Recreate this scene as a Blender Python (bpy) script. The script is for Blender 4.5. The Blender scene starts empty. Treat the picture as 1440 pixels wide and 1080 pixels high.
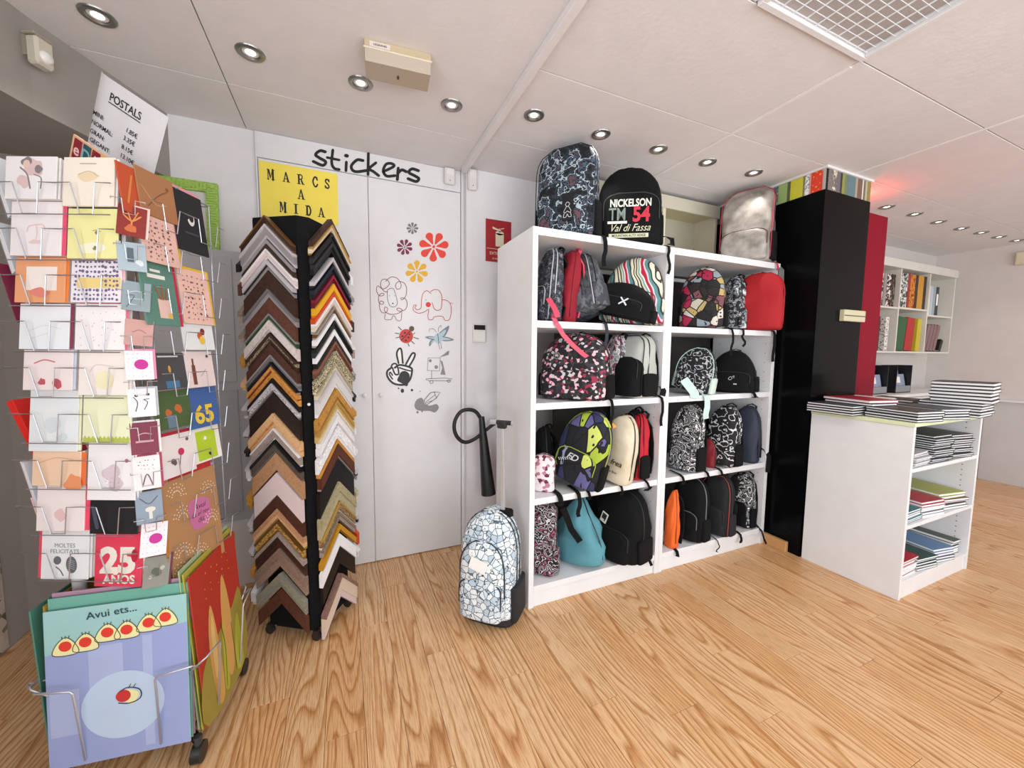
import bpy, bmesh, math, random
from mathutils import Vector, Matrix, Euler
PI = math.pi
R_ = math.radians
random.seed(7)
C = bpy.context.scene.collection
SC = bpy.context.scene

# ------------------------------------------------------------------ camera
CZ = 1.36
FPX = 546.35
YAW, PIT, ROL = R_(23.558), R_(-4.6918), R_(0.49957)
FW = Vector((math.sin(YAW)*math.cos(PIT), math.cos(YAW)*math.cos(PIT), math.sin(PIT)))
_R = Vector((math.cos(YAW), -math.sin(YAW), 0))
_U = _R.cross(FW)
RT = _R*math.cos(ROL) + _U*math.sin(ROL)
UP = -_R*math.sin(ROL) + _U*math.cos(ROL)
EYE = Vector((0, 0, CZ))
cam_data = bpy.data.cameras.new('camera')
cam = bpy.data.objects.new('camera', cam_data)
C.objects.link(cam)
m3 = Matrix((RT, UP, -FW)).transposed()
cam.matrix_world = Matrix.Translation(EYE) @ m3.to_4x4()
cam_data.sensor_width = 36.0
cam_data.lens = FPX/1440*36.0
cam_data.clip_start = 0.05
SC.camera = cam

def ray(u, v): return FW + RT*((u-720)/FPX) + UP*((540-v)/FPX)
def px(u, v, X): d = ray(u, v); return EYE + d*(X/d.x)
def py(u, v, Y): d = ray(u, v); return EYE + d*(Y/d.y)
def pz(u, v, Z): d = ray(u, v); return EYE + d*((Z-CZ)/d.z)
def pd(u, v, D): return EYE + ray(u, v)*D
def prj(p):
    d = Vector(p)-EYE; w = d.dot(FW)
    return 720+FPX*d.dot(RT)/w, 540-FPX*d.dot(UP)/w
def zat(x, y, v):
    lo, hi = -1.0, 3.5
    for _ in range(40):
        m = (lo+hi)/2
        if prj((x, y, m))[1] > v: lo = m
        else: hi = m
    return (lo+hi)/2

# ------------------------------------------------------------------ world, lights, exposure
H = 2.534
w = bpy.data.worlds.new('world'); SC.world = w
w.use_nodes = True
bg = w.node_tree.nodes['Background']
bg.inputs[0].default_value = (0.93, 0.97, 1.0, 1)
bg.inputs[1].default_value = 1.0
def area(name, loc, rot, sx, sy, power, col=(1, 1, 1)):
    l = bpy.data.lights.new(name, 'AREA'); l.shape = 'RECTANGLE'; l.size = sx; l.size_y = sy
    l.energy = power; l.color = col
    o = bpy.data.objects.new(name, l); C.objects.link(o); o.location = loc; o.rotation_euler = rot
    return o
# daylight: shop windows behind the photographer (towards +y) and in the left wall (towards +x)
area('window_daylight', (1.0, -2.0, 1.30), (R_(112), 0, 0), 3.2, 1.9, 80, (0.93, 0.965, 1.0))
area('window_daylight', (4.6, -2.0, 1.30), (R_(112), 0, 0), 2.8, 1.9, 58, (0.96, 0.975, 1.0))
area('window_daylight', (-1.36, -0.85, 1.25), (0, R_(-110), 0), 1.9, 1.9, 58, (0.93, 0.965, 1.0))
SC.view_settings.view_transform = 'Standard'
SC.view_settings.look = 'None'
SC.view_settings.gamma = 1.0
SC.view_settings.use_curve_mapping = False
SC.view_settings.exposure = -0.05
SC.render.film_transparent = False

# ------------------------------------------------------------------ materials
def lin(c):
    c = c/255.0
    return c/12.92 if c <= 0.04045 else ((c+0.055)/1.055)**2.4
def rgb(t):
    if isinstance(t, str):
        t = t.lstrip('#'); t = tuple(int(t[i:i+2], 16) for i in (0, 2, 4))
    return tuple(lin(c) for c in t) + (1.0,)
_mats = {}
def mat(col, rough=0.6, metal=0.0, emit=0.0, spec=0.5, bump=0.0, bscale=200, trans=0.0, name=None):
    key = (str(col), rough, metal, emit, spec, bump, bscale, trans)
    if key in _mats: return _mats[key]
    m = bpy.data.materials.new(name or 'finish'); m.use_nodes = True
    nt = m.node_tree; b = nt.nodes['Principled BSDF']
    b.inputs['Base Color'].default_value = rgb(col)
    b.inputs['Roughness'].default_value = rough
    b.inputs['Metallic'].default_value = metal
    b.inputs['Specular IOR Level'].default_value = spec
    if trans: b.inputs['Transmission Weight'].default_value = trans
    if emit:
        b.inputs['Emission Color'].default_value = rgb(col); b.inputs['Emission Strength'].default_value = emit
    # a little tonal unevenness so that no surface is a dead flat colour
    tc = nt.nodes.new('ShaderNodeTexCoord'); n = nt.nodes.new('ShaderNodeTexNoise')
    n.inputs['Scale'].default_value = 9; nt.links.new(tc.outputs['Object'], n.inputs['Vector'])
    if not emit:
        mx = nt.nodes.new('ShaderNodeMix'); mx.data_type = 'RGBA'; mx.blend_type = 'MULTIPLY'
        mx.inputs[0].default_value = 0.10
        mx.inputs[6].default_value = rgb(col)
        nt.links.new(n.outputs['Fac'], mx.inputs[7]); nt.links.new(mx.outputs[2], b.inputs['Base Color'])
    if bump:
        n2 = nt.nodes.new('ShaderNodeTexNoise'); n2.inputs['Scale'].default_value = bscale
        nt.links.new(tc.outputs['Object'], n2.inputs['Vector'])
        bp = nt.nodes.new('ShaderNodeBump'); bp.inputs['Strength'].default_value = bump; bp.inputs['Distance'].default_value = 0.01
        nt.links.new(n2.outputs['Fac'], bp.inputs['Height']); nt.links.new(bp.outputs['Normal'], b.inputs['Normal'])
    _mats[key] = m
    return m
def ramp_node(nt, stops, const=True):
    r = nt.nodes.new('ShaderNodeValToRGB'); cr = r.color_ramp
    if const: cr.interpolation = 'CONSTANT'
    while len(cr.elements) < len(stops): cr.elements.new(0.5)
    for e, (p, c) in zip(cr.elements, stops):
        e.position = p; e.color = rgb(c)
    return r
def pattern(kind, cols, scale=30, rough=0.75, stretch=(1, 1, 1), bump=0.15, distort=0.0, rot=(0, 0, 0)):
    """fabric or paper print: cells / blobs / scribble / stripes in flat ink colours"""
    key = ('pat', kind, str(cols), scale, rough, stretch, distort, rot)
    if key in _mats: return _mats[key]
    m = bpy.data.materials.new('print'); m.use_nodes = True
    nt = m.node_tree; b = nt.nodes['Principled BSDF']; b.inputs['Roughness'].default_value = rough
    tc = nt.nodes.new('ShaderNodeTexCoord'); mp = nt.nodes.new('ShaderNodeMapping')
    mp.inputs['Scale'].default_value = stretch; mp.inputs['Rotation'].default_value = rot
    nt.links.new(tc.outputs['Object'], mp.inputs['Vector'])
    vec = mp.outputs['Vector']
    if kind == 'cells':
        t = nt.nodes.new('ShaderNodeTexVoronoi'); t.inputs['Scale'].default_value = scale
        nt.links.new(vec, t.inputs['Vector'])
        sp = nt.nodes.new('ShaderNodeSeparateColor'); nt.links.new(t.outputs['Color'], sp.inputs[0]); val = sp.outputs[0]
        r = ramp_node(nt, [(i/len(cols), c) for i, c in enumerate(cols)])
    elif kind == 'dots':
        t = nt.nodes.new('ShaderNodeTexVoronoi'); t.inputs['Scale'].default_value = scale
        t.inputs['Randomness'].default_value = distort
        nt.links.new(vec, t.inputs['Vector']); val = t.outputs['Distance']
        r = ramp_node(nt, [(0, cols[0]), (0.32, cols[1])])
    elif kind == 'scribble':   # contour lines of a noise field
        t = nt.nodes.new('ShaderNodeTexNoise'); t.inputs['Scale'].default_value = scale; t.inputs['Detail'].default_value = 2
        nt.links.new(vec, t.inputs['Vector'])
        mm = nt.nodes.new('ShaderNodeMath'); mm.operation = 'MULTIPLY'; mm.inputs[1].default_value = 9 + distort
        nt.links.new(t.outputs['Fac'], mm.inputs[0])
        fr = nt.nodes.new('ShaderNodeMath'); fr.operation = 'FRACT'; nt.links.new(mm.outputs[0], fr.inputs[0]); val = fr.outputs[0]
        r = ramp_node(nt, [(i/len(cols), c) for i, c in enumerate(cols)])
    elif kind == 'blobs':
        t = nt.nodes.new('ShaderNodeTexNoise'); t.inputs['Scale'].default_value = scale; t.inputs['Detail'].default_value = 3
        nt.links.new(vec, t.inputs['Vector']); val = t.outputs['Fac']
        n = len(cols)
        r = ramp_node(nt, [(0 if i == 0 else 0.34+0.32*i/n, c) for i, c in enumerate(cols)])
    elif kind == 'crackle':   # tiles of ink colours with dark outlines
        t = nt.nodes.new('ShaderNodeTexVoronoi'); t.inputs['Scale'].default_value = scale
        nt.links.new(vec, t.inputs['Vector'])
        sp = nt.nodes.new('ShaderNodeSeparateColor'); nt.links.new(t.outputs['Color'], sp.inputs[0])
        r0 = ramp_node(nt, [(i/(len(cols)-1), c) for i, c in enumerate(cols[1:])]); nt.links.new(sp.outputs[0], r0.inputs['Fac'])
        t2 = nt.nodes.new('ShaderNodeTexVoronoi'); t2.feature = 'DISTANCE_TO_EDGE'; t2.inputs['Scale'].default_value = scale
        nt.links.new(vec, t2.inputs['Vector'])
        n3 = nt.nodes.new('ShaderNodeTexNoise'); n3.inputs['Scale'].default_value = scale*2.2; n3.inputs['Detail'].default_value = 1
        nt.links.new(vec, n3.inputs['Vector'])
        r3 = ramp_node(nt, [(0, cols[0]), (0.33+0.02*distort, 'ffffff')]); nt.links.new(n3.outputs['Fac'], r3.inputs['Fac'])
        r1 = ramp_node(nt, [(0, cols[0]), (0.045, 'ffffff')]); nt.links.new(t2.outputs['Distance'], r1.inputs['Fac'])
        m1 = nt.nodes.new('ShaderNodeMix'); m1.data_type = 'RGBA'; m1.blend_type = 'MULTIPLY'; m1.inputs[0].default_value = 1
        nt.links.new(r0.outputs[0], m1.inputs[6]); nt.links.new(r1.outputs[0], m1.inputs[7])
        m2 = nt.nodes.new('ShaderNodeMix'); m2.data_type = 'RGBA'; m2.blend_type = 'MULTIPLY'; m2.inputs[0].default_value = 1
        nt.links.new(m1.outputs[2], m2.inputs[6]); nt.links.new(r3.outputs[0], m2.inputs[7])
        nt.links.new(m2.outputs[2], b.inputs['Base Color']); _mats[key] = m
        return m
    elif kind == 'wash':
        t = nt.nodes.new('ShaderNodeTexNoise'); t.inputs['Scale'].default_value = scale; t.inputs['Detail'].default_value = 4
        nt.links.new(vec, t.inputs['Vector']); val = t.outputs['Fac']
        n = len(cols)
        r = ramp_node(nt, [(0.3+0.4*i/max(1, n-1), c) for i, c in enumerate(cols)], const=False)
    else:  # stripes
        t = nt.nodes.new('ShaderNodeTexWave'); t.wave_type = 'BANDS'; t.bands_direction = 'X'; t.wave_profile = 'SAW'
        t.inputs['Scale'].default_value = scale; t.inputs['Distortion'].default_value = distort
        t.inputs['Detail Scale'].default_value = 1.5
        nt.links.new(vec, t.inputs['Vector']); val = t.outputs['Fac']
        r = ramp_node(nt, [(i/len(cols), c) for i, c in enumerate(cols)])
    nt.links.new(val, r.inputs['Fac']); nt.links.new(r.outputs['Color'], b.inputs['Base Color'])
    _mats[key] = m
    return m

# ------------------------------------------------------------------ mesh builder
class MB:
    def __init__(s): s.v = []; s.f = []; s.m = []
    def add(s, vs, fs, m=0):
        k = len(s.v); s.v.extend([tuple(p) for p in vs])
        for f in fs: s.f.append([i+k for i in f]); s.m.append(m)
        return s
    def box(s, x0, y0, z0, x1, y1, z1, m=0, bev=0.0, M=None):
        if x0 > x1: x0, x1 = x1, x0
        if y0 > y1: y0, y1 = y1, y0
        if z0 > z1: z0, z1 = z1, z0
        if bev <= 0:
            vs = [(x, y, z) for x in (x0, x1) for y in (y0, y1) for z in (z0, z1)]
            fs = [(0, 1, 3, 2), (4, 6, 7, 5), (0, 4, 5, 1), (2, 3, 7, 6), (0, 2, 6, 4), (1, 5, 7, 3)]
        else:
            bev = min(bev, (x1-x0)/2.01, (y1-y0)/2.01, (z1-z0)/2.01)
            vs = []; X = (x0, x1); Y = (y0, y1); Z = (z0, z1)
            idx = {}
            for i in (0, 1):
                for j in (0, 1):
                    for k in (0, 1):
                        sx, sy, sz = (1, -1)[i], (1, -1)[j], (1, -1)[k]
                        for a in range(3):
                            p = [X[i]+sx*bev, Y[j]+sy*bev, Z[k]+sz*bev]
                            p[a] = (X[i], Y[j], Z[k])[a]
                            idx[i, j, k, a] = len(vs); vs.append(tuple(p))
            fs = []
            for i in (0, 1):
                fs.append([idx[i, 0, 0, 0], idx[i, 1, 0, 0], idx[i, 1, 1, 0], idx[i, 0, 1, 0]])
                fs.append([idx[0, i, 0, 1], idx[1, i, 0, 1], idx[1, i, 1, 1], idx[0, i, 1, 1]])
                fs.append([idx[0, 0, i, 2], idx[1, 0, i, 2], idx[1, 1, i, 2], idx[0, 1, i, 2]])
                for j in (0, 1):
                    fs.append([idx[0, i, j, 1], idx[1, i, j, 1], idx[1, i, j, 2], idx[0, i, j, 2]])
                    fs.append([idx[i, 0, j, 0], idx[i, 1, j, 0], idx[i, 1, j, 2], idx[i, 0, j, 2]])
                    fs.append([idx[i, j, 0, 0], idx[i, j, 1, 0], idx[i, j, 1, 1], idx[i, j, 0, 1]])
                    for k in (0, 1):
                        fs.append([idx[i, j, k, 0], idx[i, j, k, 1], idx[i, j, k, 2]])
        if M is not None: vs = [M @ Vector(p) for p in vs]
        return s.add(vs, fs, m)
    def tube(s, path, r, n=6, m=0, closed=False, cap=True):
        P = [Vector(p) for p in path]; N = len(P)
        if N < 2: return s
        vs = []; prev = None
        for i, p in enumerate(P):
            if closed: t = (P[(i+1) % N]-P[i-1])
            else: t = P[min(i+1, N-1)]-P[max(i-1, 0)]
            if t.length < 1e-9: t = Vector((0, 0, 1))
            t.normalize()
            if prev is None:
                a = Vector((0, 0, 1)) if abs(t.z) < 0.9 else Vector((1, 0, 0))
                prev = t.cross(a).normalized()
            else:
                prev = (prev - t*prev.dot(t))
                prev = prev.normalized() if prev.length > 1e-6 else t.orthogonal().normalized()
            b = t.cross(prev)
            rr = r[i] if isinstance(r, (list, tuple)) else r
            for k in range(n):
                a = 2*PI*k/n
                vs.append(p + prev*(rr*math.cos(a)) + b*(rr*math.sin(a)))
        fs = []
        for i in range(N if closed else N-1):
            j = (i+1) % N
            for k in range(n):
                l = (k+1) % n
                fs.append((i*n+k, i*n+l, j*n+l, j*n+k))
        if cap and not closed:
            fs.append(tuple(range(n))[::-1]); fs.append(tuple((N-1)*n+k for k in range(n)))
        return s.add(vs, fs, m)
    def cyl(s, a, b, r, n=16, m=0, r2=None):
        return s.tube([a, b], [r, r if r2 is None else r2], n, m)
    def lathe(s, prof, n=20, c=(0, 0, 0), m=0, M=None):
        vs = []; fs = []; k = len(prof)
        for i in range(n):
            a = 2*PI*i/n
            for (r, z) in prof:
                p = Vector((r*math.cos(a), r*math.sin(a), z))
                if M is not None: p = M @ p
                vs.append(Vector(c)+p)
        for i in range(n):
            j = (i+1) % n
            for q in range(k-1): fs.append((i*k+q, j*k+q, j*k+q+1, i*k+q+1))
        return s.add(vs, fs, m)
    def loft(s, rings, m=0, cap=True):
        n = len(rings[0]); vs = [p for r in rings for p in r]; fs = []
        for i in range(len(rings)-1):
            for k in range(n):
                l = (k+1) % n
                fs.append((i*n+k, i*n+l, (i+1)*n+l, (i+1)*n+k))
        if cap:
            fs.append(tuple(range(n))[::-1]); fs.append(tuple((len(rings)-1)*n+k for k in range(n)))
        return s.add(vs, fs, m)
    def ribbon(s, path, wdir, w, t=0.003, m=0):
        P = [Vector(p) for p in path]; W = Vector(wdir).normalized(); rings = []
        for i, p in enumerate(P):
            tg = (P[min(i+1, len(P)-1)]-P[max(i-1, 0)])
            tg = tg.normalized() if tg.length > 1e-8 else Vector((0, 0, 1))
            ww = (W - tg*W.dot(tg))
            ww = ww.normalized() if ww.length > 1e-4 else tg.orthogonal().normalized()
            nn = tg.cross(ww)
            rings.append([p+ww*(w/2)+nn*(t/2), p-ww*(w/2)+nn*(t/2), p-ww*(w/2)-nn*(t/2), p+ww*(w/2)-nn*(t/2)])
        return s.loft(rings, m)
    def prism(s, poly, fn, t0, t1, m=0):
        """poly: 2-D outline; fn(x, y, depth) -> 3-D"""
        n = len(poly)
        vs = [fn(x, y, t0) for x, y in poly]+[fn(x, y, t1) for x, y in poly]
        fs = [tuple(range(n))[::-1], tuple(range(n, 2*n))]+[(i, (i+1) % n, n+(i+1) % n, n+i) for i in range(n)]
        return s.add(vs, fs, m)
    def flat(s, vf, fn, m=0):
        vs, fs = vf
        return s.add([fn(x, y) for x, y in vs], fs, m)
    def build(s, name, mats, parent=None, smooth=False, loc=None, rot=None, fix=True):
        me = bpy.data.meshes.new(name)
        me.from_pydata(s.v, [], s.f)
        if not isinstance(mats, (list, tuple)): mats = [mats]
        for q in mats: me.materials.append(q)
        if len(mats) > 1: me.polygons.foreach_set('material_index', s.m)
        if fix and len(s.f) > 1:
            bm = bmesh.new(); bm.from_mesh(me); bmesh.ops.recalc_face_normals(bm, faces=bm.faces); bm.to_mesh(me); bm.free()
        if smooth:
            me.polygons.foreach_set('use_smooth', [True]*len(me.polygons))
            if smooth == 'auto':
                try: me.set_sharp_from_angle(angle=R_(38))
                except Exception: pass
        me.update()
        o = bpy.data.objects.new(name, me); C.objects.link(o)
        if parent is not None: o.parent = parent
        if loc is not None: o.location = loc
        if rot is not None: o.rotation_euler = rot
        return o

def tag(o, label=None, cat=None, group=None, kind=None):
    if label: o['label'] = label
    if cat: o['category'] = cat
    if group: o['group'] = group
    if kind: o['kind'] = kind
    return o
def thing(name, label, cat, loc=(0, 0, 0), rot=(0, 0, 0), group=None):
    o = bpy.data.objects.new(name, None); C.objects.link(o)
    o.empty_display_size = 0.05
    o.location = loc; o.rotation_euler = rot
    return tag(o, label, cat, group)
def struct(mb, name, m, parent=None, smooth=False):
    o = mb.build(name, m, parent, smooth)
    if parent is None: o['kind'] = 'structure'
    return o
def kids(o): return [c for c in o.children]
def dup(root, loc=None, rot=None, label=None, group=None):
    r = root.copy(); C.objects.link(r)
    if loc is not None: r.location = loc
    if rot is not None: r.rotation_euler = rot
    if label: r['label'] = label
    if group: r['group'] = group
    for ch in list(root.children):
        c = ch.copy(); C.objects.link(c); c.parent = r
        for g in list(ch.children):
            d = g.copy(); C.objects.link(d); d.parent = c
    return r

# 2-D drawing helpers (flat print and decals)
def spline(pts, closed=False, k=6):
    P = [Vector((p[0], p[1])) for p in pts]; n = len(P); out = []
    rng = range(n if closed else n-1)
    for i in rng:
        p1, p2 = P[i], P[(i+1) % n]
        p0 = P[i-1] if (closed or i > 0) else p1*2-p2
        p3 = P[(i+2) % n] if (closed or i+2 < n) else p2*2-p1
        for q in range(k):
            t = q/k
            out.append(0.5*((2*p1)+(p2-p0)*t+(2*p0-5*p1+4*p2-p3)*t*t+(3*p1-p0-3*p2+p3)*t**3))
    if not closed: out.append(P[-1])
    return [(p.x, p.y) for p in out]
def stroke(pts, w, closed=False, smooth=True, k=6, taper=False):
    if smooth and len(pts) > 2: pts = spline(pts, closed, k)
    P = [Vector(p) for p in pts]; n = len(P); vs = []; fs = []
    for i, p in enumerate(P):
        t = (P[(i+1) % n]-P[i-1]) if closed else (P[min(i+1, n-1)]-P[max(i-1, 0)])
        t = t.normalized() if t.length > 1e-9 else Vector((1, 0))
        nn = Vector((-t.y, t.x)); ww = w*(0.35+0.65*math.sin(PI*(i+0.5)/n)) if taper else w
        vs += [(p.x+nn.x*ww/2, p.y+nn.y*ww/2), (p.x-nn.x*ww/2, p.y-nn.y*ww/2)]
    for i in range(n if closed else n-1):
        j = (i+1) % n; fs.append((2*i, 2*i+1, 2*j+1, 2*j))
    if not closed:
        for e in (0, n-1):   # round end caps
            t = (P[1]-P[0]) if e == 0 else (P[-1]-P[-2]); t = t.normalized() if t.length > 1e-9 else Vector((1, 0))
            a0 = math.atan2(t.y, t.x)+(PI/2 if e == 0 else -PI/2); b = len(vs); r = w/2*(0.35 if taper else 1)
            for q in range(5):
                a = a0+PI*q/4; vs.append((P[e].x+r*math.cos(a), P[e].y+r*math.sin(a)))
            fs.append(tuple(range(b, b+5)))
    return vs, fs
def disc(cx, cy, rx, ry=None, n=18, rot=0):
    ry = rx if ry is None else ry; c, s_ = math.cos(rot), math.sin(rot)
    vs = []
    for i in range(n):
        x, y = rx*math.cos(2*PI*i/n), ry*math.sin(2*PI*i/n); vs.append((cx+x*c-y*s_, cy+x*s_+y*c))
    return vs, [tuple(range(n))]
def poly(pts): return list(pts), [tuple(range(len(pts)))]
def rect(x0, y0, x1, y1): return poly([(x0, y0), (x1, y0), (x1, y1), (x0, y1)])
_txt = {}
def text2d(body, size=1.0, align='CENTER', bold=0.0, sx=1.0, space=1.0, shear=0.0, line=1.0):
    key = (body, align, bold, space, shear, line)
    if key not in _txt:
        cu = bpy.data.curves.new('t', 'FONT'); cu.body = body; cu.align_x = align; cu.size = 1.0; cu.resolution_u = 3
        cu.offset = bold; cu.space_character = space; cu.shear = shear; cu.space_line = line
        o = bpy.data.objects.new('t', cu); C.objects.link(o)
        dg = bpy.context.evaluated_depsgraph_get(); dg.update()
        ev = o.evaluated_get(dg); me = ev.to_mesh()
        _txt[key] = ([(v.co.x, v.co.y) for v in me.vertices], [tuple(p.vertices) for p in me.polygons])
        ev.to_mesh_clear(); bpy.data.objects.remove(o); bpy.data.curves.remove(cu)
    vs, fs = _txt[key]
    return [(x*size*sx, y*size) for x, y in vs], fs
def shift(vf, dx, dy, rot=0, sc=1):
    c, s_ = math.cos(rot)*sc, math.sin(rot)*sc
    return [(dx+x*c-y*s_, dy+x*s_+y*c) for x, y in vf[0]], vf[1]
def plane_fn(o, ux, uy):
    o, ux, uy = Vector(o), Vector(ux), Vector(uy)
    return lambda x, y: o+ux*x+uy*y

# shared finishes
WHITE = mat('e9e8e9', 0.55, name='white_paint')
MELA = mat('eaebed', 0.35, name='white_melamine')
WALLM = mat('e6e4e6', 0.8, bump=0.06, bscale=60, name='wall_paint')
CEILM = mat('e8e4e5', 0.9, bump=0.10, bscale=45, name='ceiling_paint')
BLACK = mat('121214', 0.7, spec=0.3)
BLKF = mat('0c0d0f', 0.85, spec=0.25, bump=0.3, bscale=350, name='black_fabric')
DKMETAL = mat('2c2c2e', 0.4, 0.8)
CHROME = mat('c9cacd', 0.22, 1.0, name='chrome')
WIRE = mat('b9bbc2', 0.3, 0.85, name='zinc_wire')
PAPER = mat('f4f2ef', 0.7, name='paper')
INK = mat('16161a', 0.6, name='ink')
# ================================================================== ROOM
def wood_floor_mat():
    m = bpy.data.materials.new('oak_plank'); m.use_nodes = True; nt = m.node_tree; N = nt.nodes; L = nt.links
    b = N['Principled BSDF']; b.inputs['Roughness'].default_value = 0.30; b.inputs['Specular IOR Level'].default_value = 0.4
    tc = N.new('ShaderNodeTexCoord'); oi = N.new('ShaderNodeObjectInfo')
    mul = N.new('ShaderNodeVectorMath'); mul.operation = 'SCALE'; mul.inputs[0].default_value = (37, 91, 13); L.new(oi.outputs['Random'], mul.inputs['Scale'])
    ad = N.new('ShaderNodeVectorMath'); ad.operation = 'ADD'; L.new(tc.outputs['Object'], ad.inputs[0]); L.new(mul.outputs[0], ad.inputs[1])
    mp = N.new('ShaderNodeMapping'); mp.inputs['Scale'].default_value = (4.2, 0.42, 1); L.new(ad.outputs[0], mp.inputs['Vector'])
    no = N.new('ShaderNodeTexNoise'); no.inputs['Scale'].default_value = 1.0; no.inputs['Detail'].default_value = 1.5; no.inputs['Distortion'].default_value = 0.4
    L.new(mp.outputs[0], no.inputs['Vector'])
    sx = N.new('ShaderNodeSeparateXYZ'); L.new(tc.outputs['Object'], sx.inputs[0])
    a = N.new('ShaderNodeMath'); a.operation = 'MULTIPLY_ADD'; a.inputs[1].default_value = 25.0
    L.new(no.outputs['Fac'], a.inputs[0])
    b2 = N.new('ShaderNodeMath'); b2.operation = 'MULTIPLY'; b2.inputs[1].default_value = 40.0; L.new(sx.outputs['X'], b2.inputs[0]); L.new(b2.outputs[0], a.inputs[2])
    # waviness of each line
    mpw = N.new('ShaderNodeMapping'); mpw.inputs['Scale'].default_value = (60, 9, 1); L.new(ad.outputs[0], mpw.inputs['Vector'])
    nw = N.new('ShaderNodeTexNoise'); nw.inputs['Scale'].default_value = 1; nw.inputs['Detail'].default_value = 2; L.new(mpw.outputs[0], nw.inputs['Vector'])
    wv = N.new('ShaderNodeMath'); wv.operation = 'MULTIPLY_ADD'; wv.inputs[1].default_value = 0.34; L.new(nw.outputs['Fac'], wv.inputs[0]); L.new(a.outputs[0], wv.inputs[2])
    fr = N.new('ShaderNodeMath'); fr.operation = 'FRACT'; L.new(wv.outputs[0], fr.inputs[0])
    r = ramp_node(nt, [(0.0, 'b07f4e'), (0.12, 'cb9c6a'), (0.34, 'deb98e'), (0.84, 'e3c096'), (1.0, 'bd8b58')], const=False)
    L.new(fr.outputs[0], r.inputs['Fac'])
    # pores
    mpp = N.new('ShaderNodeMapping'); mpp.inputs['Scale'].default_value = (420, 14, 1); L.new(ad.outputs[0], mpp.inputs['Vector'])
    npx = N.new('ShaderNodeTexNoise'); npx.inputs['Scale'].default_value = 1; npx.inputs['Detail'].default_value = 2; L.new(mpp.outputs[0], npx.inputs['Vector'])
    rp = ramp_node(nt, [(0.36, 'c9a583'), (0.52, 'ffffff')], const=False); L.new(npx.outputs['Fac'], rp.inputs['Fac'])
    mx = N.new('ShaderNodeMix'); mx.data_type = 'RGBA'; mx.blend_type = 'MULTIPLY'; mx.inputs[0].default_value = 0.6
    L.new(r.outputs['Color'], mx.inputs[6]); L.new(rp.outputs['Color'], mx.inputs[7])
    # tone of the single board
    rt = ramp_node(nt, [(0.0, 'f7e8d4'), (0.5, 'ffffff'), (1.0, 'fff4e6')], const=False); L.new(oi.outputs['Random'], rt.inputs['Fac'])
    mx2 = N.new('ShaderNodeMix'); mx2.data_type = 'RGBA'; mx2.blend_type = 'MULTIPLY'; mx2.inputs[0].default_value = 0.9
    L.new(mx.outputs[2], mx2.inputs[6]); L.new(rt.outputs['Color'], mx2.inputs[7]); L.new(mx2.outputs[2], b.inputs['Base Color'])
    bp = N.new('ShaderNodeBump'); bp.inputs['Strength'].default_value = 0.06; bp.inputs['Distance'].default_value = 0.002
    L.new(npx.outputs['Fac'], bp.inputs['Height']); L.new(bp.outputs['Normal'], b.inputs['Normal'])
    return m
OAK = wood_floor_mat()
XL, XR, YF, YB = -1.42, 6.56, -2.2, 2.60
fl = struct(MB().box(XL-0.1, YF-0.1, -0.12, XR+0.1, YB+0.1, -0.013), 'floor', mat('7a5534', 0.7))
PW = 0.133
_pl = {}
def plank(x, y0, y1, z=0.0):
    L_ = round(y1-y0, 3)
    if L_ not in _pl:
        o = MB().box(-PW/2+0.0006, -L_/2+0.0006, -0.012, PW/2-0.0006, L_/2-0.0006, 0, bev=0.0009).build('plank', OAK, fl)
        _pl[L_] = o
    else:
        o = _pl[L_].copy(); C.objects.link(o); o.parent = fl
    o.location = (x, (y0+y1)/2, z)
x = XL+PW/2; k = 0
while x < XR:
    y = 0.30-[0.0, 0.55, 0.25, 0.85, 0.4][k % 5]
    while y < YB-0.05:
        e = min(y+1.1, YB)
        if e > 0.45: plank(x, y, round(e, 2))
        y += 1.1
    x += PW; k += 1
mbk = MB(); x = XL+PW/2
while x < XR:   # boards behind the photographer, never in view
    mbk.box(x-PW/2+0.0006, YF, -0.012, x+PW/2-0.0006, -0.56, 0); x += PW
tag(mbk.build('floor_boards', OAK, fl), kind='stuff')

# ceiling: plasterboard panels with open joints
ce = struct(MB().box(XL-0.1, YF-0.1, H+0.014, XR+0.1, YB+0.1, H+0.12), 'ceiling', mat('b9b2b0', 0.9))
def cpanel(x0, y0, x1, y1, z=H):
    g = 0.0022
    MB().box(x0+g, y0+g, z, x1-g, y1-g, H+0.013, bev=0.0015).build('ceiling_panel', CEILM, ce)
BM = 0.737; LX2 = 1.929; LX3 = 3.077
for (x0, x1) in [(XL, -0.44), (-0.44, BM)]:
    for (y0, y1) in [(YF, -0.3), (-0.3, 0.975), (0.975, 2.175), (2.175, YB)]: cpanel(x0, y0, x1, y1)
TX0, TY0 = 1.30, 0.36     # fluorescent light opening 1.30..1.929 x 0.36..0.965
for (x0, x1) in [(BM, LX2), (LX2, LX3), (LX3, 4.22), (4.22, 5.37), (5.37, XR)]:
    ys = [YF, -1.4, -0.82, -0.23, 0.36, 0.965, 1.535, 2.10, YB]
    for y0, y1 in zip(ys, ys[1:]):
        if x0 == BM and y0 == 0.36: cpanel(x0, y0, TX0, y1); continue
        cpanel(x0, y0, x1, y1)
struct(MB().box(BM-0.012, YF, H-0.035, BM+0.022, 2.50, H, bev=0.002), 'trim_1', CEILM)     # batten under the joint
for i, (p, q) in enumerate([((1.935, 1.0), (1.935, 2.35)), ((3.083, 0.4), (3.083, 2.1))]):
    struct(MB().box(p[0]-0.008, p[1], H-0.004, q[0]+0.008, q[1], H+0.002), 'trim_%d' % (2+i), mat('f4efee', 0.7))
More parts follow.
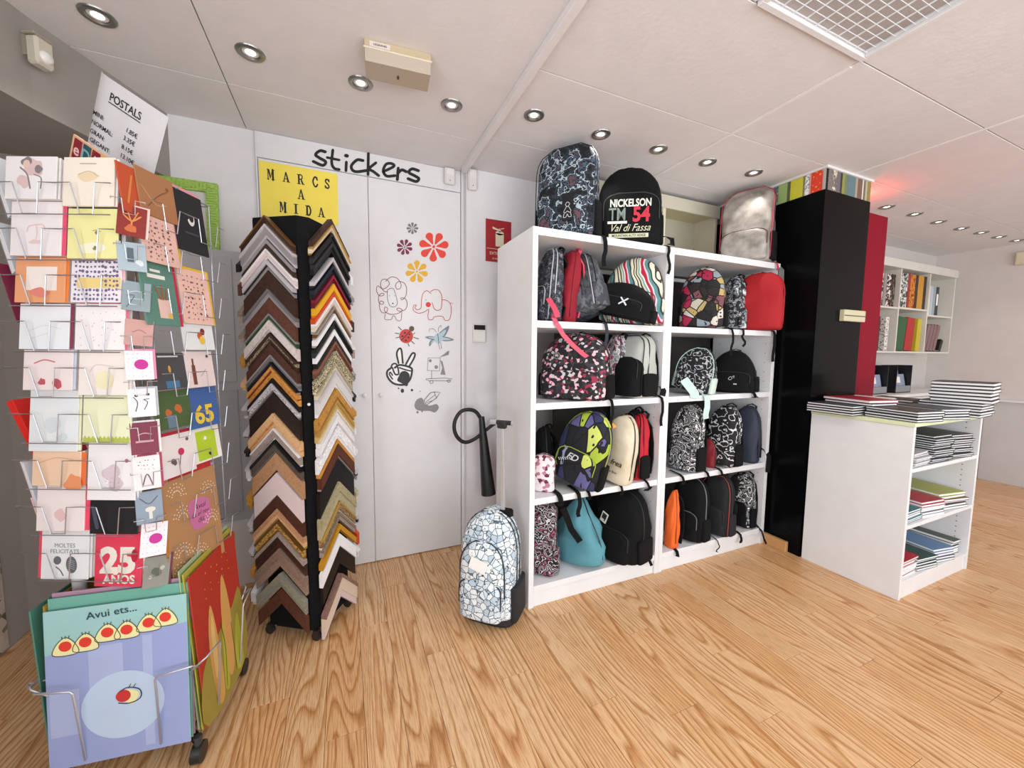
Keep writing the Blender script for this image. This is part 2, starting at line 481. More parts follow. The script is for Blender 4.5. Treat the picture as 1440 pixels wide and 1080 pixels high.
# walls
struct(MB().box(XL-0.1, YB-0.03, 0, BM+0.02, YB+0.08, H+0.1), 'wall_back', WALLM)
struct(MB().box(BM+0.02, 2.50, 0, 3.0, YB+0.08, H+0.1), 'wall_alcove', WALLM)
struct(MB().box(3.0, 2.32, 0, XR+0.1, YB+0.08, H+0.1), 'wall_rear', mat('d9d5d1', 0.8))
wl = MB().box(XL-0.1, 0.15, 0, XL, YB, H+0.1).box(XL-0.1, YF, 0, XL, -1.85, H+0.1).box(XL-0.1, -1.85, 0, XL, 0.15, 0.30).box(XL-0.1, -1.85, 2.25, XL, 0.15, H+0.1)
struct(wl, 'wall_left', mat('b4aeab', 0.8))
f = MB().box(XL-0.07, -1.85, 0.30, XL-0.02, 0.15, 0.36).box(XL-0.07, -1.85, 2.19, XL-0.02, 0.15, 2.25)
for q in (-1.85, -0.88, 0.09): f.box(XL-0.07, q, 0.36, XL-0.02, q+0.06, 2.19)
struct(f, 'window_3', mat('3a3c40', 0.4, 0.6))
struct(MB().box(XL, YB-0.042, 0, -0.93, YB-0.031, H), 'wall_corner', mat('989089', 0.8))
struct(MB().box(XR-0.06, YF, 0, XR+0.1, YB, H+0.1), 'wall_right', mat('dcd6d2', 0.8))
# dropped soffit over the left wall
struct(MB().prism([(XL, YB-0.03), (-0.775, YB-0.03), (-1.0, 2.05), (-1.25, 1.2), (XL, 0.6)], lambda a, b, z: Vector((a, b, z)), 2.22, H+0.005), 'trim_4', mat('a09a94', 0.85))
# shop front behind the photographer: wall with three large openings
fw = MB()
fw.box(XL-0.1, YF-0.1, 0, XR+0.1, YF, 0.35); fw.box(XL-0.1, YF-0.1, 2.36, XR+0.1, YF, H+0.1)
for a, b in [(XL-0.1, -1.25), (2.4, 2.75), (6.0, XR+0.1)]: fw.box(a, YF-0.1, 0.35, b, YF, 2.36)
struct(fw, 'wall_front', WALLM)
for i, (a, b) in enumerate([(-1.25, 2.4), (2.75, 6.0)]):
    f = MB(); mid = (a+b)/2
    f.box(a, YF-0.07, 0.35, b, YF-0.02, 0.41); f.box(a, YF-0.07, 2.30, b, YF-0.02, 2.36)
    for q in (a, mid-0.03, b-0.06): f.box(q, YF-0.07, 0.41, q+0.06, YF-0.02, 2.30)
    struct(f, 'window_%d' % (i+1), mat('3a3c40', 0.4, 0.6))
# baseboards
OAKB = mat('c99a63', 0.45)
struct(MB().box(-1.03, 2.425, 0, -0.41, 2.46, 0.075, bev=0.004), 'baseboard_left', OAKB)
struct(MB().box(2.757, 1.60, 0, 2.785, 2.05, 0.075, bev=0.003), 'baseboard_pillar', OAKB)
# low white plinth under the meter cupboard
struct(MB().box(-1.03, 2.455, 0, -0.405, 2.555, 0.43), 'trim_5', WALLM)
# right wall: paler dado board with a ledge
struct(MB().box(XR-0.085, 0.9, 0, XR-0.06, 1.81, 0.875), 'trim_6', mat('cfcdcd', 0.6))
struct(MB().box(XR-0.11, 0.9, 0.875, XR-0.06, 1.81, 0.90, bev=0.003), 'trim_7', WHITE)
# ================================================================== FIXTURES
# ---- ceiling downlights
DLX = [-0.765, -0.305, 0.103, 0.508, 0.902, 1.307, 1.702, 2.087, 2.478, 3.99, 4.398, 4.836, 5.262, 5.609, 5.961, 6.3]
DLY = [1.944, 1.924, 1.932, 1.917, 1.825, 1.828, 1.818, 1.809, 1.786, 1.74, 1.726, 1.736, 1.732, 1.71, 1.696, 1.671]
ordw = ['first', 'second', 'third', 'fourth', 'fifth', 'sixth', 'seventh', 'eighth', 'ninth', 'tenth', 'eleventh', 'twelfth', 'thirteenth',
        'fourteenth', 'fifteenth', 'sixteenth', 'seventeenth', 'eighteenth', 'nineteenth', 'twentieth', 'twenty-first', 'twenty-second',
        'twenty-third', 'twenty-fourth', 'twenty-fifth', 'twenty-sixth', 'twenty-seventh', 'twenty-eighth', 'twenty-ninth', 'thirtieth',
        'thirty-first', 'thirty-second', 'thirty-third', 'thirty-fourth', 'thirty-fifth', 'thirty-sixth']
LAMPM = mat('fff3e4', 0.5, emit=5.0, name='lamp_glow')
dl0 = thing('downlight', '', 'downlight')
MB().lathe([(0.030, -0.001), (0.034, -0.006), (0.043, -0.007), (0.050, -0.004), (0.052, 0.0)], 24).build('trim_ring', mat('9b9a98', 0.3, 0.9), dl0, smooth='auto')
MB().lathe([(0.030, -0.002), (0.026, 0.006), (0.022, 0.009)], 24).build('reflector', mat('55534f', 0.35, 0.8), dl0, smooth=True)
MB().lathe([(0.0, -0.004), (0.012, -0.003), (0.021, 0.001), (0.025, 0.007)], 20).build('lamp', LAMPM, dl0, smooth=True)
for i, (x, y) in enumerate(zip(DLX, DLY)):
    o = dl0 if i == 0 else dup(dl0)
    o.location = (x, y, H)
    if i < 4: lb = 'recessed chrome downlight in the white ceiling, %s from the left of its row' % ordw[i]
    elif i < 9: lb = 'recessed chrome downlight above the backpack shelves, %s right of the ceiling batten' % ordw[i-4]
    else: lb = 'recessed downlight beyond the black pillar, %s of the receding row' % ordw[i-9]
    tag(o, lb, 'downlight', 'downlights in one row across the ceiling')
for i, (x, y) in enumerate(zip(DLX, DLY)):
    if i in (0, 2, 3, 5, 7, 8, 9, 12, 14):
        l = bpy.data.lights.new('downlight_beam', 'SPOT'); l.energy = 7; l.spot_size = R_(95); l.spot_blend = 0.7; l.shadow_soft_size = 0.03; l.color = (1, 0.95, 0.89)
        o = bpy.data.objects.new('downlight_beam', l); C.objects.link(o); o.location = (x, y, H-0.02)

# ---- fluorescent ceiling light with white louvre
t = thing('louvre_light', 'large square fluorescent ceiling light with white louvre grid', 'ceiling light', ((TX0+LX2)/2, 0.6625, H))
hx, hy = (LX2-TX0)/2-0.003, 0.302-0.003
f = MB()
for a, b, c_, d_ in [(-hx, -hy, hx, -hy+0.022), (-hx, hy-0.022, hx, hy), (-hx, -hy+0.022, -hx+0.022, hy-0.022), (hx-0.022, -hy+0.022, hx, hy-0.022)]:
    f.box(a, b, -0.012, c_, d_, 0.08, bev=0.002)
f.build('frame', WHITE, t)
MB().box(-hx+0.02, -hy+0.02, 0.075, hx-0.02, hy-0.02, 0.085).build('glowing_tray', mat('f6fafc', 0.5, emit=4.5), t)  # tube light on the tray is put in as the tray's own glow
for q in range(4):
    xx = -hx+0.10+q*(2*hx-0.2)/3
    MB().cyl((xx, -hy+0.03, 0.055), (xx, hy-0.03, 0.055), 0.013, 12).build('tube', mat('ffffff', 0.5, emit=7.0), t, smooth='auto')
lv = MB()
for q in range(20):
    yy = -hy+0.03+q*(2*hy-0.06)/19; lv.box(-hx+0.022, yy-0.0004, -0.001, hx-0.022, yy+0.0004, 0.002)
for q in range(10):
    xx = -hx+0.03+q*(2*hx-0.06)/9; lv.box(xx-0.0006, -hy+0.022, -0.002, xx+0.0006, hy-0.022, 0.003)
lv.build('louvre', mat('eef2f4', 0.3), t)
area('louvre_light_glow', ((TX0+LX2)/2, 0.6625, H-0.02), (0, 0, 0), 0.55, 0.55, 8, (0.98, 1.0, 1.0))

# ---- emergency light box on the ceiling
t = thing('emergency_light', 'yellowed rectangular emergency light box on the ceiling above the closet', 'emergency light', (0.232, 1.70, H), (0, 0, R_(-5)))
EB = mat('c4b494', 0.55)
MB().box(-0.125, -0.055, -0.032, 0.125, 0.075, 0, bev=0.003).build('base', EB, t)
MB().prism([(-0.06, -0.034), (0.07, -0.034), (0.06, -0.075), (-0.045, -0.075)], lambda a, b, d: Vector((d, a, b)), -0.122, 0.122).build('diffuser', mat('c8b8a2', 0.25, trans=0.25), t)
MB().box(-0.128, -0.062, -0.037, 0.128, 0.078, -0.031, bev=0.002).build('rim', mat('e3d9c4', 0.5), t)
MB().box(-0.105, -0.0565, -0.027, -0.03, -0.0552, -0.008).build('rating_label', mat('ddd3cc', 0.5), t)
lf = lambda x, y: Vector((x, -0.0568, y))
MB().flat(text2d('LEGRAND', 0.011, bold=0.01), lambda x, y: Vector((-0.067+x, -0.0572, -0.021+y))).build('label_print', INK, t)
MB().box(-0.004, 0.0, -0.078, 0.004, 0.02, -0.0745, bev=0.001).build('indicator', mat('4a3a2a', 0.5), t)

# ---- motion sensor under the soffit
p = px(45, 72, -0.985)
t = thing('motion_sensor', 'beige motion sensor on bracket high on the dark left wall', 'sensor', p, (0, 0, R_(66)))
MB().box(-0.028, -0.05, -0.055, 0.028, -0.008, 0.04, bev=0.008).build('housing', mat('cdc6b6', 0.5), t)
MB().lathe([(0.0, 0.020), (0.014, 0.018), (0.02, 0.008), (0.021, 0.0)], 14, (0, -0.05, -0.022), M=Matrix.Rotation(R_(90), 3, 'X') @ Matrix.Diagonal((1.0, 1.0, 0.5))).build('lens', mat('f0efec', 0.3), t, smooth=True)
MB().box(-0.03, -0.045, 0.041, 0.03, 0.0, 0.05, bev=0.003).box(-0.015, -0.008, -0.02, 0.015, 0.03, 0.047).build('bracket', mat('a49c8a', 0.5), t)

# ---- built-in closet
YC = 2.556
t = thing('closet', 'built-in white closet with two flush doors and lettered header', 'closet', (0.17, YC, 0))
CL = mat('e4e3e5', 0.5, name='closet_paint')
def cbox(x0, z0, x1, z1, name, y0=0.0, y1=0.014, m=CL, par=None):
    return MB().box(x0-0.17, y0, z0, x1-0.17, y1, z1, bev=0.0012).build(name, m, par or t)
for (a, b, kx) in [(-0.392, 0.162, 0.121), (0.166, 0.733, 0.217)]:
    d = cbox(a, 0.006, b, 2.393, 'door')
    MB().lathe([(0.006, 0.0), (0.006, 0.012), (0.012, 0.018), (0.012, 0.025), (0.0, 0.03)], 14, (kx-0.17, 0, 1.085), M=Matrix.Rotation(R_(90), 3, 'X')).build('knob', WHITE, d, smooth='auto')
cbox(-0.396, 2.398, 0.735, H-0.002, 'header_panel')
cbox(0.738, 0.0, 0.757, H-0.002, 'frame_post', -0.006, 0.0139)
cbox(-0.403, 0.0, -0.396, H-0.002, 'frame_post', -0.002, 0.0139)

# lettering and door stickers, drawn on the plane of the closet front
YS_ = YC-0.0015
FC = lambda u, v: py(u, v, YS_)
def sticker(name, label, layers, cat='sticker', group='stickers on the closet door'):
    """layers: list of (part name, material, list of (verts, faces) in photo pixels)"""
    us = [v for _, _, L in layers for g in L for v in g[0]]
    u = sum(a for a, b in us)/len(us); v = max(b for a, b in us)
    o = FC(u, v); t = thing(name, label, cat, o, group=group)
    for k, (pn, m, L) in enumerate(layers):
        mb = MB()
        for j, g in enumerate(L): mb.flat(g, lambda a, b, k=k, j=j: FC(a, b)-o-Vector((0, 0.0005*k+0.00002*j, 0)))
        q = mb.build(pn, m, t, fix=False)
        if pn == 'ink_splash': q['kind'] = 'stuff'
    return t
z1 = lambda P: [(310+a/4, 180+b/4) for a, b in P]
L = [([(590, 134), (560, 128), (535, 150), (560, 170), (592, 190), (575, 210), (522, 188)], 4.2),
     ([(632, 124), (626, 195), (640, 226), (668, 234)], 4.0), ([(600, 166), (668, 180)], 3.6),
     ([(708, 192), (706, 240)], 4.0), ([(705, 155), (713, 157)], 5),
     ([(802, 183), (768, 180), (736, 215), (757, 245), (832, 238)], 4.2),
     ([(832, 144), (830, 262)], 4.0), ([(874, 196), (838, 228), (862, 246), (890, 268)], 4.0),
     ([(915, 246), (975, 216), (962, 200), (932, 204), (916, 240), (935, 270), (982, 268)], 4.0),
     ([(1000, 226), (995, 290)], 4.2), ([(998, 254), (1020, 236), (1046, 246)], 4.2),
     ([(1114, 240), (1078, 230), (1060, 250), (1095, 270), (1116, 285), (1100, 301), (1055, 285)], 4.2)]
BLKST = mat('131314', 0.5)
sticker('lettering', "black handwritten lettering 'stickers' on the closet header", [('letters', BLKST, [stroke(z1(P), wd) for P, wd in L])], 'lettering', None)

def flower(cx, cy, r, col, n, label, rot=0.0):
    L = []
    for i in range(n):
        a = rot+2*PI*i/n; ln = r
        P = [(0.16*r, 0.0), (0.5*r, 0.13*r*8/n), (0.80*r, 0.225*r*8/n), (1.0*r, 0.12*r), (1.0*r, -0.12*r), (0.80*r, -0.225*r*8/n), (0.5*r, -0.13*r*8/n)]
        L.append(shift(poly(spline(P, True, 3)), cx, cy, a))
    L.append(disc(cx, cy, 0.10*r))
    return sticker('flower_sticker', label, [('petals', mat(col, 0.5), L)])
flower(580, 321, 8.0, '7d767c', 8, 'small grey flower sticker, topmost on the white closet door')
flower(569, 347.5, 11, '7c2246', 8, 'small plum purple flower sticker on the closet door', 0.3)
flower(610, 347, 20.5, 'e8402c', 7, 'large red flower sticker near the closet door edge', 1.62)
flower(586, 382, 15.5, 'e6b022', 7, 'yellow flower sticker above the lion and elephant', 0.25)
Z4 = lambda P: [(520+a/4.692, 370+b/4.692) for a, b in P]
def S4(P, w, closed=False, **k): return stroke(Z4(P), w*1.3/4.692, closed, **k)
def D4(a, b, r, r2=None): return disc(520+a/4.692, 370+b/4.692, r/4.692, None if r2 is None else r2/4.692)
def P4(P, sm=True): return poly(spline(Z4(P), True, 4) if sm else Z4(P))
MAR = mat('8a4a48', 0.6); RED = mat('d8302a', 0.5); PNK = mat('c0526a', 0.6); GRY = mat('8c8a8b', 0.6); GRD = mat('4c4a4c', 0.6); LBL = mat('b4cbd8', 0.6); SKW = mat('efeded', 0.5)
sticker('lion_sticker', 'curly line-drawn lion sticker in maroon outline', [
    ('mane', MAR, [S4([(118, 190), (95, 185), (72, 150), (80, 112), (110, 108), (130, 135), (105, 165), (80, 168), (52, 150), (44, 180), (60, 212), (85, 215), (95, 203), (75, 200), (58, 225), (62, 262), (82, 272), (92, 258), (70, 252), (64, 290), (80, 325), (108, 325), (118, 300), (100, 290), (100, 320), (140, 338), (190, 330), (215, 310), (190, 296), (178, 305), (200, 318), (235, 305), (247, 270), (235, 235), (205, 230), (215, 242), (238, 215), (243, 165), (225, 130), (190, 122), (170, 145), (180, 172), (202, 165), (205, 135), (180, 100), (140, 92), (105, 120)], 3.2, k=4)]),
    ('face', GRD, [S4([(120, 175), (150, 165), (165, 190), (182, 260), (165, 288), (135, 282), (118, 240), (116, 190)], 2.4, True), D4(152, 266, 5), D4(130, 215, 2.5), D4(164, 215, 2.5)]),
    ('feet', MAR, [S4([(103, 335), (100, 370), (140, 372), (152, 350), (165, 350), (178, 376), (205, 376), (212, 325)], 2.6)])])
sticker('elephant_sticker', 'red line-drawn elephant sticker with red cheek', [
    ('outline', mat('c4483e', 0.6), [S4([(400, 188), (425, 176), (455, 180), (475, 220), (472, 295), (450, 312), (425, 300), (412, 262)], 3.4), S4([(404, 200), (375, 182), (350, 205), (340, 255), (338, 295), (315, 308), (298, 295), (308, 278), (290, 280), (288, 310), (320, 330), (360, 322), (388, 305), (384, 345), (390, 372), (415, 372), (428, 354), (480, 352), (495, 376), (525, 372), (538, 320), (532, 270), (505, 245), (478, 242)], 3.2), S4([(532, 262), (548, 268)], 2.2)]),
    ('cheek', RED, [D4(386, 274, 17)]), ('eye', GRD, [D4(370, 243, 3)])])
sticker('ladybird_sticker', 'red and black ladybird sticker', [
    ('shell', mat('c8403a', 0.6), [D4(240, 482, 46, 47)]),
    ('head', mat('5a5240', 0.6), [D4(276, 433, 17, 18)]),
    ('markings', mat('2a2022', 0.6), [S4([(208, 510), (262, 452)], 4), D4(232, 460, 6), D4(215, 482, 6), D4(255, 490, 6), D4(238, 510, 6), D4(262, 470, 5), S4([(208, 440), (188, 420)], 3.5), S4([(192, 465), (168, 462)], 3.5), S4([(196, 488), (172, 494)], 3.5), S4([(290, 490), (322, 500)], 3.5), S4([(275, 515), (295, 532)], 3.5), S4([(252, 530), (260, 548)], 3.5), S4([(286, 470), (298, 460)], 3)])])
sticker('butterfly_sticker', 'pale blue butterfly sticker with grey wing edges', [
    ('wings', mat('7e8890', 0.6), [P4([(440, 480), (470, 450), (500, 425), (524, 414), (515, 450), (490, 485)]), P4([(480, 485), (520, 490), (556, 506), (520, 515), (480, 512)]), P4([(450, 500), (420, 520), (395, 549), (392, 530), (408, 505)]), P4([(440, 490), (400, 482), (364, 488), (395, 502), (440, 505)])]),
    ('wing_panels', LBL, [P4([(446, 478), (470, 458), (495, 440), (503, 450), (480, 485), (455, 495)]), P4([(478, 490), (510, 495), (535, 505), (505, 508), (478, 506)]), P4([(440, 503), (418, 520), (402, 536), (412, 512)]), P4([(440, 493), (405, 488), (385, 490), (410, 498), (440, 501)]), P4([(428, 480), (455, 462), (478, 480), (474, 515), (450, 530), (430, 512)])]),
    ('body', GRD, [S4([(448, 465), (456, 528)], 3), S4([(440, 455), (420, 435), (395, 436), (392, 452)], 2), S4([(454, 452), (452, 430), (468, 412), (470, 425)], 2), S4([(452, 530), (462, 568)], 2), S4([(468, 525), (474, 565)], 2)])])
sticker('peace_hand_sticker', 'black and white peace sign hand sticker with ink splash', [
    ('backing', SKW, [P4([(178, 600), (195, 565), (215, 600), (222, 665), (240, 660), (278, 600), (298, 598), (290, 630), (262, 685), (278, 720), (262, 770), (220, 800), (150, 790), (118, 750), (115, 710), (140, 680), (165, 660), (190, 665)])]),
    ('outline', BLKST, [S4([(190, 660), (178, 600), (190, 568), (208, 572), (218, 660)], 9), S4([(238, 668), (278, 598), (298, 600), (290, 630), (258, 685)], 9), S4([(165, 690), (200, 672), (270, 690), (278, 720), (262, 772), (225, 802), (160, 795), (120, 755), (115, 715), (142, 690)], 10), S4([(140, 690), (150, 668), (172, 664), (185, 690), (190, 730), (170, 735), (158, 715), (150, 690)], 8), S4([(150, 740), (135, 720), (130, 735), (150, 765)], 7), S4([(195, 690), (240, 705), (272, 712)], 7)]),
    ('ink_splash', BLKST, [P4([(205, 720), (235, 712), (262, 735), (258, 770), (240, 808), (215, 795), (182, 775), (192, 745)]), D4(215, 842, 11, 14), D4(278, 838, 8), D4(190, 826, 5), D4(240, 800, 12), D4(332, 845, 3)])])
sticker('dog_sticker', 'grey line-drawn dog on skateboard sticker', [
    ('outline', GRD, [S4([(385, 625), (465, 625), (460, 712), (380, 708)], 2.4, True, smooth=False), S4([(408, 712), (408, 765)], 2.4, smooth=False), S4([(368, 766), (385, 775), (525, 778), (545, 765), (500, 758), (420, 762), (372, 764)], 2.4, smooth=False), S4([(402, 795), (395, 782), (412, 776), (418, 788), (402, 795)], 2.4), S4([(518, 788), (510, 775), (526, 770), (532, 782), (518, 788)], 2.4), S4([(465, 620), (525, 580)], 2.4)]),
    ('fill', GRY, [P4([(465, 640), (480, 650), (500, 738), (466, 735), (478, 690)], False), P4([(470, 618), (512, 582), (524, 580), (520, 605), (495, 612)], False), D4(399, 644, 10), D4(438, 686, 12)])])
sticker('pencil_sticker', 'grey pencil sticker with paint blob, lowest on the door', [
    ('paint_blob', GRY, [P4([(295, 940), (310, 902), (345, 890), (365, 930), (400, 940), (440, 930), (455, 955), (430, 985), (395, 975), (350, 975), (310, 968)]), D4(315, 984, 8), D4(345, 978, 6)]),
    ('outline', GRD, [S4([(358, 905), (400, 855), (425, 850), (464, 852), (440, 890), (375, 936), (358, 905)], 3.2, smooth=False), S4([(425, 850), (440, 890)], 2.6), S4([(372, 915), (432, 868)], 2.4), S4([(366, 925), (418, 905)], 2)])])

# ---- yellow paper sign
t = thing('paper_sign', "yellow paper sign reading 'MARCS A MIDA' above the moulding tower", 'sign', (-0.195, YC-0.003, 2.09), (0, 0, 0))
MB().box(-0.193, -0.0008, 0, 0.193, 0.0004, 0.289).build('sheet', mat('fae45c', 0.7), t)
def slab(ch):
    S = lambda P, w: stroke(P, w, smooth=len(P) > 2, k=5)
    bar = lambda x0, x1, y: rect(x0, y, x1, y+0.075)
    if ch == 'M': return [S([(0.13, 0), (0.13, 1)], 0.10), S([(0.62, 0), (0.62, 1)], 0.19), rect(0.56, 0, 0.74, 1), poly([(0.10, 1), (0.28, 1), (0.44, 0.25), (0.34, 0.08)]), poly([(0.34, 0.08), (0.40, 0.2), (0.66, 1), (0.56, 1)]), bar(0.02, 0.26, 0), bar(0.48, 0.82, 0), bar(0.02, 0.26, 0.925), bar(0.52, 0.82, 0.925)]
    if ch == 'A': return [poly([(0.34, 1), (0.46, 1), (0.20, 0), (0.10, 0)]), poly([(0.34, 1), (0.46, 1), (0.76, 0), (0.54, 0)]), rect(0.22, 0.27, 0.58, 0.35), bar(0.0, 0.29, 0), bar(0.46, 0.84, 0)]
    if ch == 'R': return [rect(0.12, 0, 0.31, 1), S([(0.25, 0.96), (0.5, 0.94), (0.60, 0.75), (0.5, 0.54), (0.25, 0.52)], 0.12), poly([(0.36, 0.52), (0.54, 0.52), (0.78, 0), (0.56, 0)]), bar(0.02, 0.42, 0), bar(0.02, 0.3, 0.925), bar(0.54, 0.84, 0)]
    if ch == 'C': return [S([(0.64, 0.72), (0.52, 0.96), (0.32, 0.92), (0.16, 0.5), (0.32, 0.07), (0.52, 0.04), (0.66, 0.26)], 0.17), rect(0.60, 0.66, 0.68, 1)]
    if ch == 'S': return [S([(0.60, 0.76), (0.42, 0.95), (0.22, 0.86), (0.22, 0.64), (0.48, 0.42), (0.58, 0.2), (0.38, 0.04), (0.14, 0.24)], 0.16), rect(0.57, 0.68, 0.65, 1), rect(0.10, 0, 0.18, 0.32)]
    if ch == 'I': return [rect(0.25, 0, 0.46, 1), bar(0.12, 0.6, 0), bar(0.12, 0.6, 0.925)]
    if ch == 'D': return [rect(0.12, 0, 0.32, 1), S([(0.26, 0.95), (0.48, 0.92), (0.62, 0.5), (0.48, 0.08), (0.26, 0.05)], 0.17), bar(0.02, 0.3, 0), bar(0.02, 0.3, 0.925)]
mb = MB(); n = 0
for word, zc, xs in [('MARCS', 0.224, (-0.14, -0.067, 0.004, 0.077, 0.140)), ('A', 0.143, (0.004,)), ('MIDA', 0.060, (-0.087, -0.022, 0.040, 0.104))]:
    for ch, xc in zip(word, xs):
        for g in slab(ch):
            n += 1; mb.flat(g, lambda a, b, n=n: Vector((xc+(a-0.4)*0.045, -0.0012-0.000004*n, zc-0.027+b*0.054)))
tag(mb.build('lettering', INK, t, fix=False), kind='stuff')

# ---- sensors, keypad, extinguisher sign on the alcove wall
def alarm_box(u0, v0, u1, v1, y, lab):
    a, b = py(u0, v0, y), py(u1, v1, y)
    t = thing('alarm_sensor', lab, 'sensor', ((a.x+b.x)/2, y, b.z), group='white alarm sensors beside the closet')
    wd, hh = b.x-a.x, a.z-b.z
    MB().box(-wd/2, -0.028, 0, wd/2, 0, hh, bev=0.008).build('case', mat('e4e2e0', 0.4), t)
    MB().box(-wd/2+0.01, -0.030, hh*0.55, wd/2-0.01, -0.0281, hh*0.9, bev=0.0009).build('cover_plate', mat('eeecea', 0.4), t)
    MB().lathe([(0.0, 0.002), (0.003, 0.002), (0.003, 0)], 8, (0.0, -0.0281, hh*0.2), M=Matrix.Rotation(R_(90), 3, 'X')).build('indicator', BLACK, t)
alarm_box(624, 236, 639, 262, 2.553, 'white alarm sensor box at the right end of the closet header')
alarm_box(657, 238, 670, 270, 2.498, 'white alarm sensor box on the wall right of the closet')
a, b = py(664, 456, 2.5), py(682, 482, 2.5)
t = thing('keypad', 'small white wall keypad with dark display beside the closet', 'keypad', ((a.x+b.x)/2, 2.4995, b.z))
wd, hh = b.x-a.x, a.z-b.z
MB().box(-wd/2, -0.02, 0, wd/2, 0, hh*1.02, bev=0.004).build('case', mat('e6e2dc', 0.4), t)
MB().box(-wd/2+0.006, -0.0212, hh*0.70, wd/2-0.006, -0.0201, hh*0.96, bev=0.0005).build('display', mat('26241f', 0.2), t)
MB().box(-wd/2+0.01, -0.0212, hh*0.10, wd/2-0.01, -0.0201, hh*0.60, bev=0.0005).build('flap', mat('ece9e4', 0.4), t)
a, b, c_ = py(683, 307, 2.498), py(719, 311, 2.498), py(683, 367, 2.498)
wd, hh = b.x-a.x, a.z-c_.z
t = thing('fire_sign', "red fire extinguisher sign with pictogram, partly behind the shelves", 'sign', ((a.x+b.x)/2, 2.4985, c_.z))
MB().box(-wd/2, -0.002, 0, wd/2, 0, hh, bev=0.0008).build('plate', mat('a81c28', 0.45), t)
FS = lambda g, k=1: g
SGN = mat('eadfc4', 0.5)
mb = MB(); q = lambda x, y: Vector((x, -0.0026, y))
cy0 = hh*0.34
mb.flat(rect(-wd*0.12, cy0+0.01, wd*0.20, cy0+0.096), q).flat(disc(wd*0.04, cy0+0.098, wd*0.16, 0.014), q)
mb.flat(rect(wd*0.0, cy0+0.105, wd*0.08, cy0+0.128), q)
mb.flat(poly([(wd*0.0, cy0+0.122), (-wd*0.24, cy0+0.135), (-wd*0.24, cy0+0.121), (wd*0.0, cy0+0.112)]), q)
mb.flat(stroke([(wd*0.04, cy0+0.124), (wd*0.2, cy0+0.132)], 0.005), q)
mb.build('pictogram', SGN, t, fix=False)
MB().flat(rect(-wd/2+0.006, hh*0.305, wd/2-0.006, hh*0.315), q).flat(text2d('EXTINTOR', 0.027, sx=0.98, bold=0.006), lambda x, y: Vector((x, -0.0026, hh*0.17+y))).flat(text2d('DE INCENDIOS', 0.0135, bold=0.006), lambda x, y: Vector((x, -0.0026, hh*0.06+y))).build('lettering', SGN, t, fix=False)
# extinguisher itself: body stands behind the shelf end, hose loop and horn show
t = thing('fire_extinguisher', 'fire extinguisher with black hose loop and horn beside the shelf', 'fire extinguisher', (1.06, 2.42, 0))
o = Vector((1.06, 2.42, 0))
MB().lathe([(0.0, 0.02), (0.055, 0.02), (0.062, 0.04), (0.062, 0.74), (0.05, 0.80), (0.02, 0.83), (0.02, 0.87), (0, 0.87)], 24).build('cylinder', mat('b3161c', 0.3), t, smooth='auto')
MB().box(-0.025, -0.02, 0.86, 0.025, 0.02, 0.92, bev=0.005).tube([(0, 0, 0.93), (-0.05, 0, 0.97), (-0.1, 0, 0.98)], 0.009).build('valve', BLACK, t)
hp = [(0.86, 2.40, 0.86)]
pts = [(706, 590), (692, 598), (682, 606), (668, 617), (655, 622), (645, 617), (639, 605), (640, 591), (648, 579), (659, 576), (669, 579), (677, 590)]
hp = [py(u, v, 2.41-0.02*(i/12))-o for i, (u, v) in enumerate(pts)]
hp2 = [Vector((0, 0, 0.9))]+hp
sm = []
for i in range(len(hp2)-1):
    p1_, p2_ = hp2[i], hp2[i+1]; p0_ = hp2[i-1] if i else p1_; p3_ = hp2[min(i+2, len(hp2)-1)]
    for q in range(4):
        tt = q/4; sm.append(0.5*((2*p1_)+(p2_-p0_)*tt+(2*p0_-5*p1_+4*p2_-p3_)*tt**2+(3*p1_-p0_-3*p2_+p3_)*tt**3))
MB().tube(sm+[hp2[-1]], 0.0125, 8).build('hose', mat('19191b', 0.5), t, smooth=True)
a, b = py(677, 586, 2.39)-o, py(687, 695, 2.36)-o
MB().tube([a, a.lerp(b, 0.12), a.lerp(b, 0.3), b], [0.019, 0.021, 0.028, 0.048], 14).build('horn', mat('1b1b1d', 0.45), t, smooth='auto')

# ---- meter cupboard and green picture frame
t = thing('meter_cupboard', 'grey wall cupboard behind the card rack, low white plinth below', 'cupboard', (-0.75, 2.568, 0.43))
GC = mat('bcbdc0', 0.5)
MB().box(-0.40, -0.085, 0, 0.345, -0.001, 1.442, bev=0.003).build('carcass', GC, t)
MB().box(-0.36, -0.092, 0.05, 0.232, -0.0851, 0.72, bev=0.002).build('door', mat('b4b5b9', 0.5), t)
MB().box(-0.36, -0.092, 0.76, 0.232, -0.0851, 1.40, bev=0.002).build('door', mat('babbbe', 0.5), t)
t = thing('picture_frame', 'lime green carved picture frame standing on the grey cupboard', 'picture frame', (-0.70, 2.523, 1.8735), (R_(-4), 0, 0))
GF = pattern('wash', ['7ea63c', '9cc152', 'b9d97a'], 60, 0.5, stretch=(1, 1, 3))
W_, H_, B_ = 0.125, 0.345, 0.05
for (q, r_) in [(((-W_, 0), (W_, 0), (W_-B_, B_), (-W_+B_, B_)), 0), (((-W_, H_), (W_, H_), (W_-B_, H_-B_), (-W_+B_, H_-B_)), 1), (((-W_, 0), (-W_, H_), (-W_+B_, H_-B_), (-W_+B_, B_)), 2), (((W_, 0), (W_, H_), (W_-B_, H_-B_), (W_-B_, B_)), 3)]:
    MB().prism(list(q), lambda a, b, d: Vector((a, d, b)), -0.012, 0.012).build('rail', GF, t)
gb = MB()
for sx in (-1, 1):
    for k in range(24): gb.box(sx*(W_-B_*0.85), -0.016, 0.02+k*0.0128, sx*(W_-B_*0.2), -0.0121, 0.02+k*0.0128+0.006)
